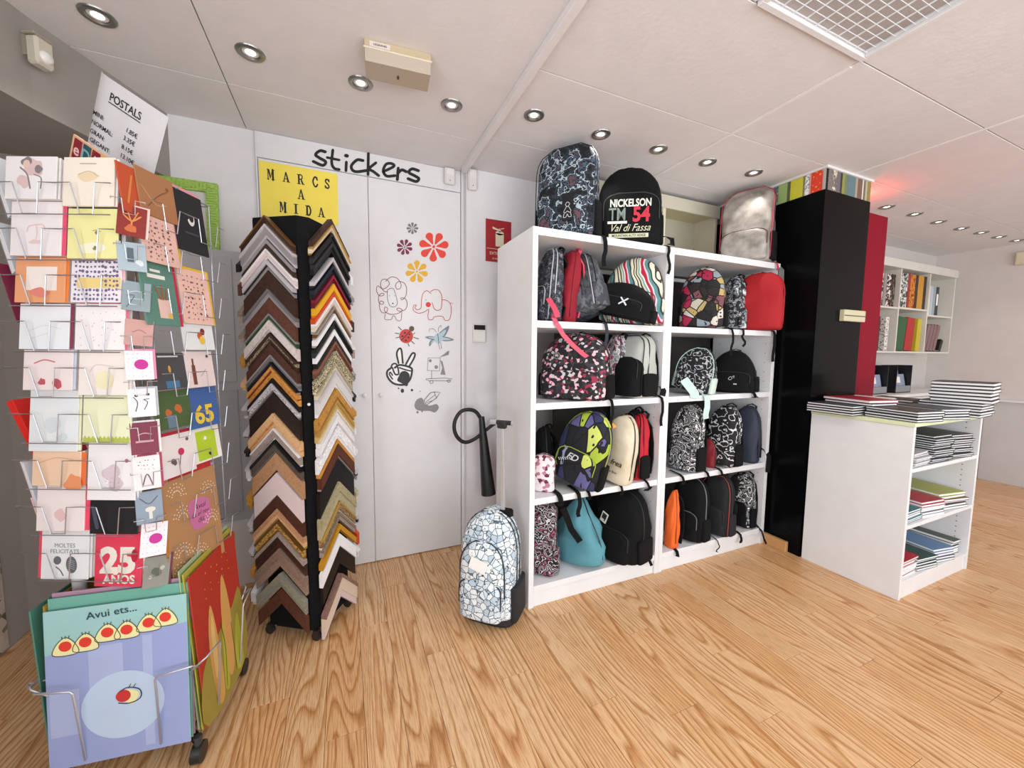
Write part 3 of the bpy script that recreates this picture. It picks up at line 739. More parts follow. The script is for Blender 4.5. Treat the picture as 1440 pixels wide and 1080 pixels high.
for k in range(12): gb.box(-W_+0.035+k*0.016, -0.016, H_-B_*0.8, -W_+0.043+k*0.016, -0.0121, H_-B_*0.2)
tag(gb.build('carved_ribs', mat('a8cc62', 0.5), t), kind='stuff')
MB().box(-W_+B_, 0.002, B_, W_-B_, 0.006, H_-B_).build('backing', mat('d9d8d6', 0.6), t)

# ---- alcove behind the shelves: open upper cabinet and dark board
BEI = mat('d6cfbb', 0.6)
t = thing('upper_cabinet', 'open cream upper cabinet behind the backpacks on top of the shelves', 'cabinet', (2.08, 2.25, 1.99))
MB().box(-0.66, 0.015, 0, -0.64, 0.24, 0.53).build('side_panel', BEI, t)
MB().box(0.65, 0.015, 0, 0.67, 0.24, 0.53).build('side_panel', BEI, t)
MB().box(-0.64, 0.22, 0, 0.65, 0.24, 0.53).build('back_panel', BEI, t)
MB().box(-0.64, 0.015, 0.0, 0.65, 0.22, 0.015).build('floor_panel', BEI, t)
MB().box(-0.64, 0.015, 0.455, 0.65, 0.22, 0.47).build('ceiling_panel', mat('d9d0a8', 0.6), t)
MB().box(-0.66, -0.008, 0.43, 0.67, 0.012, 0.522, bev=0.002).build('lintel', BEI, t)
MB().box(0.085, -0.006, 0, 0.115, 0.012, 0.43, bev=0.002).build('post', mat('e6dfc2', 0.6), t)
t = thing('back_board', 'dark brown board standing behind the backpack shelves', 'board', (1.99, 2.256, 0))
MB().box(-0.70, 0, 0, 0.74, 0.012, 1.90).build('board', mat('2b2623', 0.7), t)
MB().box(-0.72, -0.012, 1.90, 0.74, 0.012, 1.925, bev=0.002).build('top_rail', WHITE, t)

# ---- pillar
PIL = mat('0a0b0d', 0.2, spec=0.07, name='black_lacquer')
pil = struct(MB().box(2.79, 1.53, 0, 3.30, 2.32, 2.392), 'wall_pillar', PIL)
struct(MB().box(2.80, 1.54, 2.392, 3.29, 2.32, H), 'trim_8', mat('3a3836', 0.6))
struct(MB().box(2.781, 1.521, H-0.014, 3.309, 2.32, H, bev=0.001), 'trim_9', WHITE)
def strip(x0, y0, x1, y1, m): MB().box(x0, y0, 2.394, x1, y1, H-0.015, bev=0.0008).build('stripe_panel', m, pil)
xs = [(2.793, 2.815, BLACK), (2.815, 2.862, pattern('scribble', ['6d6560', '7a716b', '8d847c', '6d6560'], 40)), (2.862, 2.905, pattern('cells', ['8a7466', 'b9a58f', '6d6560', 'd8d2c8'], 60)), (2.905, 2.945, mat('6a6670', 0.3)), (2.945, 2.965, mat('2e2a2c', 0.3)), (2.965, 2.995, mat('8f9448', 0.3)),
      (2.995, 3.03, mat('6b7d62', 0.3)), (3.03, 3.115, pattern('stripes', ['5d7a82', '67858a', '546f78'], 40)), (3.115, 3.14, mat('b09c82', 0.3)), (3.14, 3.195, mat('6f5d50', 0.3)), (3.195, 3.21, mat('e3ddd0', 0.3)), (3.21, 3.232, mat('6a6a50', 0.3)), (3.232, 3.255, mat('b8b49a', 0.3)), (3.255, 3.297, mat('8a8440', 0.3))]
for a, b, m in xs: strip(a, 1.531, b-0.0012, 1.5395, m)
ys = [(1.533, 1.552, mat('b9b4b2', 0.3)), (1.552, 1.618, pattern('dots', ['f0b23c', 'e0402a'], 55, distort=0.4)), (1.618, 1.628, mat('d9a79a', 0.3)), (1.628, 1.655, pattern('cells', ['f2f0ee', 'd8d8d8', 'f2f0ee', '9a9a9a'], 90)), (1.655, 1.666, mat('8a8a60', 0.3)), (1.666, 1.745, mat('d3cf3e', 0.35)), (1.745, 1.765, mat('5c6a48', 0.3)), (1.765, 1.825, mat('a4bf7a', 0.35)), (1.825, 1.94, pattern('blobs', ['5d6a6a', '7c8988', 'a3adab'], 40)), (1.94, 2.318, mat('6a6d6b', 0.4))]
for a, b, m in ys: strip(2.791, a, 2.7995, b-0.0012, m)
REDP = mat('8a0a24', 0.4, spec=0.08, name='red_lacquer')
struct(MB().box(3.301, 1.60, 0, 3.70, 1.64, 2.37, bev=0.002), 'wall_red', REDP)
t = thing('red_lamp', 'small glowing red lamp behind the top of the red panel', 'lamp', (3.46, 1.70, 2.372))
MB().cyl((0, 0, -0.03), (0, 0, 0.03), 0.02, 12).build('socket', BLACK, t)
MB().lathe([(0.02, 0.03), (0.028, 0.05), (0.026, 0.075), (0.0, 0.088)], 14).build('bulb', mat('ff2a20', 0.4, emit=6.0), t, smooth=True)
MB().box(-0.02, -0.06, -0.03, 0.02, 0.0, -0.02).build('bracket', BLACK, t)
l = bpy.data.lights.new('red_glow', 'POINT'); l.energy = 5.0; l.color = (1, 0.08, 0.05); l.shadow_soft_size = 0.03
o = bpy.data.objects.new('red_glow', l); C.objects.link(o); o.location = (3.50, 1.72, 2.475)
t = thing('junction_box', 'beige junction box on the black pillar edge', 'junction box', (3.165, 1.53, 1.585))
MB().box(-0.125, -0.03, 0, 0.125, 0, 0.075, bev=0.003).build('case', mat('d2cba8', 0.5), t)
MB().box(-0.123, -0.0315, 0.034, 0.123, -0.0301, 0.040).build('seam', mat('4e493c', 0.6), t)

# ---- beige box high on the right wall
t = thing('wall_box', 'small beige box high on the right wall at the frame edge', 'junction box', (XR-0.06, 1.66, 2.31))
MB().box(-0.05, -0.05, 0, 0, 0.05, 0.13, bev=0.004).build('case', mat('d8cfae', 0.5), t)
MB().box(-0.0525, -0.04, 0.012, -0.0501, 0.04, 0.118, bev=0.001).build('cover', mat('dfd7ba', 0.5), t)
# ================================================================== SHELVING UNITS
YS0, YSB = 1.754, 2.229
def shelf_unit(x0, x1, label):
    t = thing('shelving_unit', label, 'shelves', ((x0+x1)/2, YS0, 0), group=None)
    cx = (x0+x1)/2; hw = (x1-x0)/2; d = YSB-YS0; T = 0.030
    for s in (-1, 1):
        MB().box(s*hw, 0, 0, s*(hw-T), d, 1.977, bev=0.0012).build('side_panel', MELA, t)
    ih = hw-T-0.0005
    MB().box(-ih, 0.001, 1.938, ih, d, 1.977, bev=0.0012).build('top_panel', MELA, t)
    for z in (1.52, 1.099, 0.596):
        MB().box(-ih, 0.004, z-0.035, ih, d-0.01, z, bev=0.0012).build('shelf_board', MELA, t)
    MB().box(-ih, 0.002, 0.085, ih, d-0.01, 0.118, bev=0.0012).build('bottom_board', MELA, t)
    MB().box(-ih, 0.012, 0, ih, 0.030, 0.085).build('plinth', MELA, t)
    hb = MB()
    for s in (-1, 1):
        for k in range(26):
            z = 0.18+k*0.066
            if min(abs(z-q+0.017) for q in (1.52, 1.099, 0.596)) < 0.03: continue
            for yy in (0.05, d-0.06): hb.cyl((s*(hw-T)-s*0.0004, yy, z), (s*(hw-T)-s*0.0012, yy, z), 0.003, 6)
    tag(hb.build('peg_holes', mat('6a6a6c', 0.8), t), kind='stuff')
    return t
shelf_unit(0.870, 1.7645, 'white open shelving unit of backpacks nearest the closet')
shelf_unit(1.7655, 2.757, 'white open shelving unit of backpacks beside the black pillar')

# ================================================================== BACKPACKS
def sring(cx, cy, rx, ry, z, n=28, e=3.6):
    out = []
    for i in range(n):
        a = 2*PI*i/n; c, s_ = math.cos(a), math.sin(a)
        out.append(Vector((cx+rx*math.copysign(abs(c)**(2/e), c), cy+ry*math.copysign(abs(s_)**(2/e), s_), z)))
    return out
TS = [0, 0.012, 0.05, 0.13, 0.25, 0.38, 0.5, 0.6, 0.68, 0.76, 0.83, 0.89, 0.935, 0.965, 0.985, 0.997, 1.0]
def hwf(t, t1, p):
    b = 1.0 if t > 0.06 else 0.86+0.14*math.sqrt(max(0, 1-((0.06-t)/0.06)**2))
    if t <= t1: return b
    return b*max(0.0, 1-((t-t1)/(1-t1))**p)**(1/p)
def dpf(t, top):
    b = 1.0 if t > 0.06 else 0.86+0.14*math.sqrt(max(0, 1-((0.06-t)/0.06)**2))
    q = 1.0-0.10*t
    if t > 0.6: q -= (1-top-0.10)*((t-0.6)/0.4)**2.0
    return b*q
def soft(mb, w, d, h, y0=0.0, z0=0.0, t1=0.6, p=2.3, top=0.5, lump=0.0, seed=1, e=3.6, m=0):
    """rounded sack: flat back at y0+d/2, front swelling to y0-d/2"""
    rnd = random.Random(seed); ph = [rnd.uniform(0, 6) for _ in range(6)]
    rings = []
    for t in TS:
        hw = max(w/2*hwf(t, t1, p), w*0.03); dd = d*dpf(t, top)*(1 if t < 0.985 else (0.8 if t < 0.999 else 0.5))
        yb = y0+d/2
        r = sring(0, yb-dd/2, hw, dd/2, z0+h*t, e=e)
        if lump:
            for i, q in enumerate(r):
                k = lump*(math.sin(3*i/28*2*PI+ph[0]+t*7)+math.sin(5*i/28*2*PI+ph[1]-t*11)+0.7*math.sin(t*17+ph[2]+i))*math.sin(PI*min(1, t*1.05))
                q.x += k*(1 if q.x > 0 else -1); q.y += k*(1 if q.y > y0+0.0 else -1)
        rings.append(r)
    return mb.loft(rings, m)
def arch(w, d, h, yq, t0=0.12, t1=0.6, p=2.3, top=0.5, off=0.003, y0=0.0):
    """path along the outline of the sack at depth fraction yq (0 front .. 1 back)"""
    L = []
    ts = [t0+(0.985-t0)*i/12 for i in range(13)]
    for s in (-1, 1):
        seg = []
        for t in ts:
            hw = max(w/2*hwf(t, t1, p), w*0.03); dd = d*dpf(t, top); yb = y0+d/2
            seg.append(Vector((s*(hw+off), yb-dd*(1-yq), h*t+off*t)))
        L.append(seg)
    return L[0]+L[1][::-1]
NBAG = [0]
def fit(t, z, X, um=0):
    """keep the sack inside its compartment: shift it, or squeeze it a little"""
    if z > 1.9: lim = ((0.80, 2.752), (1.66, 2.235), (1.978, 2.525))
    else:
        zz = min((q for q in ((1.521, 1.936), (1.10, 1.483), (0.597, 1.062), (0.119, 0.559))), key=lambda q: abs(q[0]-z))
        lim = ((0.902, 1.733) if um < 937 else (1.797, 2.725), (1.60, 2.235), zz)
    for it in range(4):
        bpy.context.view_layer.update()
        P = [c.matrix_world @ v.co for c in t.children if c.type == 'MESH' for v in c.data.vertices]
        for a in range(3):
            lo, hi = min(p[a] for p in P), max(p[a] for p in P); L, U_ = lim[a]
            if hi-lo > (U_-L):
                k = (U_-L)/(hi-lo)*0.995
                if a == 2: t.scale.z *= k
                else: t.scale.x *= k; t.scale.y *= k
            elif a == 2: t.location.z += (L-lo) if lo < L or lo > L+0.004 else ((U_-hi) if hi > U_ else 0)
            elif lo < L: t.location[a] += L-lo
            elif hi > U_: t.location[a] += U_-hi
def bag(name, label, u0, u1, vt, z, yc, th, r, m, pocket=None, side=None, trim=None, strap=None, roll=0.0, leanx=0.0, grp='backpacks on the white shelves', cat='backpack',
        t1=0.6, p=2.3, top=0.55, lump=0.0026, pk=(0.8, 0.46, 0.25), upper=None, vb=None, hgt=None, zipc='2a2a2c', dang=(), logo=None, piping=None, back=None, dx=0.0, handles=True, straps=True, e=3.6):
    um = (u0+u1)/2
    vbm = vb if vb else 600
    X = py(um, vbm, yc).x
    # recompute with the base height for accuracy
    for _ in range(3):
        vv = prj((X, yc, z+0.12))[1]; X = py(um, vv, yc).x
    X += dx
    phi = math.atan2(X, yc); dist = (Vector((X, yc, z+0.15))-EYE).dot(FW)
    psi = phi-YAW
    Lw = dist*(u1-u0)/FPX*math.cos(psi)
    a = R_(th)
    q_ = 1.385
    wd = 1.05*Lw/(abs(math.cos(a))**q_+(r*0.9*abs(math.sin(a)))**q_)**(1/q_)
    d = wd*r
    h = hgt if hgt else max(0.08, zat(X, yc, vt)-z)
    t = thing(name, label, cat, (X, yc, z+0.0015+abs(math.sin(R_(roll)))*wd*0.38+abs(math.sin(R_(leanx)))*d*0.4), (R_(leanx), R_(roll), -phi+a), grp)
    NBAG[0] += 1; sd = NBAG[0]
    pocket = pocket or m; side = side or m; trim = trim or BLKF; strap = strap or BLKF
    soft(MB(), wd, d, h, t1=t1, p=p, top=top, lump=lump, seed=sd, e=e).build('body', m, t, smooth=True)
    if back: MB().box(-wd*0.40, d/2-0.002, h*0.06, wd*0.40, d/2+0.012, h*0.86, bev=0.006).build('back_pad', back, t)
    if pk:
        pw, ph, pdp = wd*pk[0], h*pk[1], d*pk[2]
        soft(MB(), pw, pdp*2, ph, y0=-d/2+pdp*0.35, z0=h*0.03, t1=0.72, p=2.6, top=0.75, seed=sd+50, lump=lump*0.6).build('front_pocket', pocket, t, smooth=True)
        zp = [Vector((q.x, q.y-0.001, q.z+h*0.03)) for q in arch(pw, pdp*2, ph, 0.22, 0.45, 0.72, 2.6, 0.75, 0.0012, y0=-d/2+pdp*0.35)]
        MB().tube(zp, 0.0028, 5).build('pocket_zip', mat(zipc, 0.5), t, smooth=True)
    if upper:
        pw, ph, pdp = wd*0.74, h*0.27, d*0.16
        soft(MB(), pw, pdp*2, ph, y0=-d/2+pdp*0.75, z0=h*0.52, t1=0.6, p=2.6, top=0.5, seed=sd+70).build('upper_pocket', upper, t, smooth=True)
    MB().tube(arch(wd, d, h, 0.42, 0.10, t1, p, top, 0.0015), 0.0034, 5).build('zip', mat(zipc, 0.5), t, smooth=True)
    if piping: MB().tube(arch(wd, d, h, 0.14, 0.05, t1, p, top, 0.001), 0.0028, 5).build('piping', piping, t, smooth=True)
    if side is not None and pk:
        for s in (-1, 1):
            q = MB(); soft(q, d*0.62, 0.035, h*0.36, t1=0.85, p=3, top=0.85, seed=sd+90)
            M = Matrix.Translation((s*(wd/2+0.001), d*0.04, h*0.03)) @ Matrix.Rotation(s*R_(90), 4, 'Z')
            q.v = [tuple(M @ Vector(v)) for v in q.v]
            q.build('side_pocket', side, t, smooth=True)
    if handles:
        yb = d/2; hp = [Vector((-0.035, yb-0.01, h*0.93)), Vector((-0.03, yb+0.004, h*1.0)), Vector((0, yb+0.006, h*1.035)), Vector((0.03, yb+0.004, h*1.0)), Vector((0.035, yb-0.01, h*0.93))]
        MB().ribbon(hp, (0, 1, 0), 0.018, 0.004).build('top_handle', strap, t)
    if straps:
        for s in (-1, 1):
            sp = [Vector((s*wd*0.14, d/2-0.004, h*0.90)), Vector((s*wd*0.19, d/2+0.018, h*0.80)), Vector((s*wd*0.25, d/2+0.028, h*0.55)), Vector((s*wd*0.30, d/2+0.022, h*0.30)), Vector((s*wd*0.36, d/2-0.002, h*0.08))]
            MB().ribbon(sp, (1, 0, 0), 0.042, 0.008).build('shoulder_strap', strap, t)
    fit(t, z, X, um)
    bpy.context.view_layer.update()
    if dang:
        iv = t.matrix_world.inverted()
        for item in dang:
            pts, ww, mm = item[:3]
            MB().ribbon([iv @ Vector(q) for q in pts], iv.to_3x3() @ Vector(item[3] if len(item) > 3 else (0.94, -0.34, 0)), ww, 0.0025).build('dangling_strap', mm, t)
    if logo:
        yl = -d/2+(d*pk[2]*0.35 - d*pk[2] if pk else 0)
        logo(t, wd, d, h, yl)
    return t
DKF = BLKF; GREYF = mat('55575c', 0.8, bump=0.2, bscale=300)
CAMO = pattern('blobs', ['0e1116', '12151b', '2b3a48', '0f1216', 'b3c2cc', '16191f', '4a6074', '101318', '6a4a54'], 17)
CAMO2 = pattern('blobs', ['101216', '26303a', '3c4852', '15181d', '6f7d86', '16181c'], 26)
DOODLE = pattern('scribble', ['121214', '121214', '121214', 'd9dbde', '121214'], 13, distort=-2)
DOODLE2 = pattern('scribble', ['101012', '101012', 'b9bec4', '101012'], 20, distort=-3)
DOODLE3 = pattern('scribble', ['141416', '141416', 'dfe0e2', '1a1a1c', '8b8c8e'], 15, distort=-2)
FLORAL = pattern('cells', ['17161a', '211e22', '17161a', '9c2a48', '2b2a30', 'c9c6c6', '17161a', '3a363c', 'e8b9c4', '1c1a1e'], 60)
GRAF = pattern('scribble', ['131214', '131214', 'd5d6d9', '1a181b', '131214', 'a0506a', '131214', 'c2c4c8'], 16, distort=-3)
SHEET = None
def strap_down(x, z0, dz, y=None, wob=0.008, bulge=0.012, y_edge=YS0, back=0.10):
    """a strap that comes out over the shelf edge and hangs down in front of it"""
    ye = y_edge-0.006
    P = [(x, ye+back, z0+0.012), (x, ye+0.02, z0+0.008), (x, ye-bulge*0.5, z0-0.004), (x+wob*0.3, ye-bulge, z0-0.03)]
    n = 5
    for i in range(1, n+1): P.append((x+wob*math.sin(i*1.3), ye-bulge*0.9+0.004*math.cos(i), z0-0.03-(dz-0.03)*i/n))
    return P
def sx_at(u, v): return py(u, v, YS0).x

# ---------------- on top of unit 1
def logo_camo(t, w, d, h, yl):
    F = lambda a, b: Vector((w*0.13+a, yl-0.006, h*0.20+b))
    mb = MB()
    mb.flat(stroke([(0, 0.077), (-0.012, 0.066), (0, 0.054), (0.012, 0.066)], 0.003, True), F)
    mb.flat(stroke([(-0.006, 0.054), (-0.020, 0.030), (-0.012, 0.022), (0, 0.030), (0.012, 0.022), (0.020, 0.030), (0.006, 0.054)], 0.003), F)
    mb.flat(stroke([(-0.018, 0.020), (-0.022, 0.0), (-0.008, 0.0), (0, 0.014), (0.008, 0.0), (0.022, 0.0), (0.018, 0.020)], 0.003), F)
    mb.build('emblem', mat('d9dade', 0.5), t, fix=False)
    MB().box(w*0.13-0.032, yl-0.005, h*0.165, w*0.13+0.032, yl-0.0005, h*0.44, bev=0.002).build('emblem_patch', mat('15161a', 0.7), t)
bag('backpack', 'dark blue and grey graffiti print backpack on the shelf top, nearest the closet', 757, 838, 204, 1.977, 1.95, -22, 0.48, CAMO, CAMO, BLKF, lump=0.001, t1=0.72, p=2.6, top=0.66, pk=(0.84, 0.56, 0.2), piping=mat('2f3540', 0.6), logo=logo_camo, zipc='59616b')
def logo_black(t, w, d, h, yl):
    k = w/0.25
    F = lambda a, b: Vector((-w*0.02+a*k, yl-0.0075, h*0.30+b*k))
    W1 = mat('e6e4da', 0.6); R1 = mat('c8203c', 0.6); G1 = mat('7f8f86', 0.6); Y1 = mat('cfcfb0', 0.6)
    MB().flat(text2d('NICKELSON', 0.040, sx=0.74, bold=0.03), lambda a, b: F(a, b+0.048)).build('print_white', W1, t, fix=False)
    MB().flat(rect(-0.088, -0.018, -0.012, -0.008), F).build('print_bar', W1, t, fix=False)
    MB().flat(text2d('TM', 0.068, sx=0.72, bold=0.012), lambda a, b: F(a-0.050, b-0.004)).build('print_grey', G1, t, fix=False)
    MB().flat(text2d('54', 0.078, sx=0.86, bold=0.035), lambda a, b: F(a+0.042, b-0.010)).build('print_red', R1, t, fix=False)
    mb = MB()
    mb.flat(text2d('Val di Fassa', 0.040, sx=0.86, shear=0.45), lambda a, b: F(a-0.002, b-0.048))
    mb.flat(rect(-0.082, -0.073, 0.072, -0.057), F)
    mb.build('print_cream', Y1, t, fix=False)
    MB().flat(text2d('MOUNTAIN ALTO ADIGE', 0.0135, sx=0.85, bold=0.02), lambda a, b: F(a-0.004, b-0.0695)+Vector((0, -0.0006, 0))).build('print_black', INK, t, fix=False)
bag('backpack', "black backpack with white and red 'NICKELSON TM 54' print on the shelf top", 842, 926, 234, 1.977, 1.90, 8, 0.42, BLKF, BLKF, BLKF, t1=0.5, p=2.2, top=0.5, lump=0.003, pk=(0.86, 0.60, 0.18), logo=logo_black, zipc='3d3f40',
    dang=[(strap_down(sx_at(848, 335), 1.977, 0.16, back=0.12), 0.022, BLKF), ([(1.70, 1.82, 2.03), (1.74, 1.78, 2.04), (1.765, 1.75, 2.02), (1.76, 1.74, 1.985), (1.735, 1.745, 1.984)], 0.03, BLKF), (strap_down(1.735, 1.977, 0.16, back=0.05, wob=-0.006), 0.016, BLKF)])
# ---------------- unit 1, top compartment
bag('backpack', 'dark grey printed backpack tight against the left shelf side, top compartment', 752, 786, 347, 1.52, 1.93, -62, 0.65, pattern('blobs', ['15161a', '2a2c33', '4b505a', '1b1d22', '7d828a'], 40), t1=0.55, piping=mat('c9ccd0', 0.5), top=0.6, zipc='c9ccd0', roll=6)
PKB = mat('960f28', 0.8, bump=0.2, bscale=300)
bag('backpack', 'crimson backpack with pink straps squeezed between two grey backpacks', 776, 808, 352, 1.52, 1.95, -66, 0.5, PKB, t1=0.6, top=0.5, strap=mat('d84a64', 0.7), zipc='8a1024', roll=10, pk=None,
    dang=[([(1.02, 1.80, 1.56), (1.0, 1.762, 1.535), (1.003, 1.742, 1.51)]+[(1.003+0.035*i+0.006*i*i, 1.738+0.004*math.sin(i), 1.50-0.048*i) for i in range(1, 5)], 0.024, mat('e0627a', 0.7)), ([(0.985, 1.80, 1.64), (1.005, 1.765, 1.585), (1.015, 1.75, 1.54)], 0.028, mat('d84a64', 0.7))])
bag('backpack', 'charcoal backpack with silver piping leaning in the top compartment', 784, 852, 349, 1.52, 1.92, -46, 0.5, pattern('blobs', ['33363b', '4a4e54', '62676d', '3c4046'], 18, stretch=(1, 1, 0.5)), t1=0.55, top=0.45, piping=mat('c7cbd0', 0.4), zipc='1a1a1c', roll=-16, pk=(0.75, 0.4, 0.2))
def logo_x(t, w, d, h, yl):
    F = lambda a, b: Vector((w*0.1+a, yl-0.006, h*0.42+b))
    MB().flat(stroke([(-0.02, -0.015), (0.02, 0.018)], 0.008), F).flat(stroke([(-0.016, 0.018), (0.018, -0.015)], 0.008), F).build('emblem', mat('dfe7f0', 0.5), t, fix=False)
bag('backpack', 'slumped black backpack with small white emblem, top compartment', 822, 915, 392, 1.52, 1.83, -12, 0.55, BLKF, lump=0.004, t1=0.35, p=1.8, top=0.5, roll=14, logo=logo_x, hgt=0.20, pk=(0.7, 0.5, 0.15), dang=[(strap_down(sx_at(850, 455), 1.52, 0.17), 0.018, mat('2b2d38', 0.8))])
ZIG = pattern('stripes', ['e6dfc6', '3a3634', 'd9d2b4', '6fa3ad', 'e8e2cc', 'b3123f', 'b3123f', 'efc8cc', '4f8a8c', '4f8a8c', '2e2a2c', 'dcd5bb', 'e6dfc6', '3a3634'], 2.6, distort=5, rot=(0, R_(20), 0))
bag('backpack', 'cream backpack with red and teal zigzag stripes, top compartment', 858, 936, 356, 1.52, 1.86, -8, 0.45, ZIG, ZIG, ZIG, t1=0.42, p=2.0, top=0.5, zipc='4a4540', lump=0.001, roll=5, pk=(0.8, 0.45, 0.12))
# ---------------- unit 1, second compartment
def logo_badge(t, w, d, h, yl):
    F = lambda a, b: Vector((-w*0.18+a, -d/2-0.008, h*0.66+b))
    MB().flat(disc(0, 0, 0.021), F).build('badge', mat('8d8a88', 0.5), t, fix=False)
    G = lambda a, b: F(a, b)+Vector((0, -0.0006, 0))
    MB().flat(disc(0, 0, 0.017), G).build('badge_face', mat('2a282a', 0.5), t, fix=False)
    K = lambda a, b: F(a, b)+Vector((0, -0.0012, 0))
    MB().flat(stroke([(-0.009, 0.002), (0.009, 0.002)], 0.004), K).flat(stroke([(-0.008, -0.007), (0, 0.0), (0.008, -0.007)], 0.003, smooth=False), K).flat(stroke([(-0.006, 0.009), (0.006, 0.009)], 0.003), K).build('badge_mark', mat('d8d6d4', 0.5), t, fix=False)
bag('backpack', 'black backpack with pink and white star print, second compartment', 762, 856, 459, 1.10, 1.86, -20, 0.5, FLORAL, FLORAL, BLKF, t1=0.5, p=2.2, top=0.6, logo=logo_badge, lump=0.002, pk=(0.84, 0.42, 0.14), dang=[(strap_down(sx_at(858, 568), 1.10, 0.16), 0.016, BLKF)])
bag('backpack', 'silver backpack with red trim behind the star print backpack', 850, 878, 470, 1.10, 1.9, -60, 0.75, pattern('blobs', ['6d6f74', 'a9acb2', 'd0d2d6', '8a3040', '55575c'], 34), side=mat('c21a38', 0.7), t1=0.6, top=0.6)
TWO = mat('b9bcb6', 0.8, bump=0.2, bscale=300)
bag('backpack', 'black and light grey backpack at the right end, second compartment', 876, 932, 467, 1.10, 1.84, -38, 0.85, TWO, BLKF, BLKF, t1=0.66, p=2.4, top=0.62, zipc='202022', pk=(0.98, 0.62, 0.32), piping=BLACK, dang=[([(1.735, 1.80, 1.15), (1.745, 1.765, 1.165), (1.742, 1.745, 1.14), (1.73, 1.74, 1.11)], 0.035, BLKF), (strap_down(1.728, 1.10, 0.17, back=0.05), 0.016, BLKF)])
# ---------------- unit 1, third compartment
CHECK = pattern('cells', ['efdde2', '6a2238', 'f3e8ea', 'b8788c', 'f0e4e6'], 55)
bag('shoe_bag', 'pink checked bag with black top beside the shelf side', 748, 780, 640, 0.596, 1.86, -10, 0.6, CHECK, t1=0.8, top=0.7, pk=None, handles=False, straps=False, cat='bag', hgt=0.20, dang=[(strap_down(sx_at(786, 705), 0.596, 0.05), 0.028, BLKF)])
_b = bag('backpack', 'plain black backpack behind the pink checked bag', 746, 776, 600, 0.596, 2.02, -60, 0.6, BLKF, pk=None, t1=0.3, p=1.7)
LIME = pattern('crackle', ['0b0d12', '10131c', '171b2a', 'a9bf3e', '10131c', '2b3358', '141826', '8e98b8', '0d0f16', '5b5a8c', 'c8d66a'], 15, stretch=(1, 1, 0.55), rot=(0, R_(35), 0))
def logo_fd(t, w, d, h, yl):
    F = lambda a, b: Vector((-w*0.06+a, yl-0.006, h*0.36+b))
    MB().flat(text2d('FD', 0.055, bold=0.01, shear=0.4), F).build('print', mat('d6dade', 0.5), t, fix=False)
    mb = MB()
    for i in range(7):
        for j in range(2): mb.flat(rect(-0.075+i*0.012+(j % 2)*0.006, -0.025-j*0.006+i*0.006, -0.069+i*0.012+(j % 2)*0.006, -0.019-j*0.006+i*0.006), F)
    tag(mb.build('print_checks', mat('e4e6e2', 0.5), t, fix=False), kind='stuff')
bag('backpack', 'navy and black backpack with lime green panels, third compartment', 775, 842, 584, 0.596, 1.85, -26, 0.5, LIME, LIME, BLKF, t1=0.5, p=2.1, top=0.5, roll=16, logo=logo_fd, zipc='a4b83c', lump=0.002, dang=[(strap_down(sx_at(812, 700), 0.596, 0.13), 0.022, BLKF), (strap_down(sx_at(826, 695), 0.596, 0.04, wob=0.02), 0.016, BLKF)])
CREAM = pattern('wash', ['cfc2a2', 'ddd2b8', 'e2d8c0'], 12)
def logo_cream(t, w, d, h, yl):
    F = lambda a, b: Vector((a*w/0.2-0.005, -d/2-0.007, h*0.30+b))
    MB().flat(text2d('mile frea', 0.046, bold=0.012, shear=0.3), F).flat(text2d('hos', 0.040, bold=0.012, shear=0.3), lambda a, b: F(a-0.03, b+0.10)).flat(text2d('his like a few', 0.022, bold=0.008, shear=0.3), lambda a, b: F(a, b-0.05)).build('print', INK, t, fix=False)
bag('backpack', 'cream backpack with black script lettering, third compartment', 840, 888, 586, 0.596, 1.83, -36, 0.6, CREAM, CREAM, mat('4a3a30', 0.8), t1=0.5, p=2.1, top=0.5, roll=8, logo=logo_cream, pk=None, dang=[(strap_down(sx_at(872, 690), 0.596, 0.05), 0.014, BLKF)])
t_ = thing('price_tag', 'orange and white price tag hanging in the third compartment', 'tag', (0, 0, 0))
pa, pb, pc, pd_ = [py(u, v, 1.762) for u, v in [(840, 600), (858, 592), (868, 600), (854, 606)]]
t_.location = pa
MB().add([p-pa for p in (pa, pb, pc, pd_)]+[p-pa+Vector((0, 0.001, 0)) for p in (pa, pb, pc, pd_)], [(0, 1, 2, 3), (7, 6, 5, 4), (0, 4, 5, 1), (1, 5, 6, 2), (2, 6, 7, 3), (3, 7, 4, 0)]).build('card', pattern('wash', ['f2e6d8', 'f0a040', 'e8803a'], 26), t_)
MB().tube([(0.01, 0.004, 0.0), (0.0, 0.02, 0.06), (0.0, 0.06, 0.12)], 0.0012, 5).build('string', BLACK, t_)
bag('backpack', 'red and black backpack behind the cream one, third compartment', 886, 920, 582, 0.596, 1.85, -46, 0.8, mat('c41328', 0.75, bump=0.2, bscale=300), mat('c41328', 0.75, bump=0.2, bscale=300), BLKF, t1=0.5, p=2.1, top=0.5, zipc='1c1c1e', piping=BLACK)
bag('backpack', 'plain black backpack at the right end, third compartment', 905, 932, 574, 0.596, 1.9, -44, 0.8, BLKF, t1=0.5, p=2.1, top=0.6, dx=0.03, dang=[(strap_down(sx_at(908, 690), 0.596, 0.05, wob=0.03), 0.014, BLKF)])
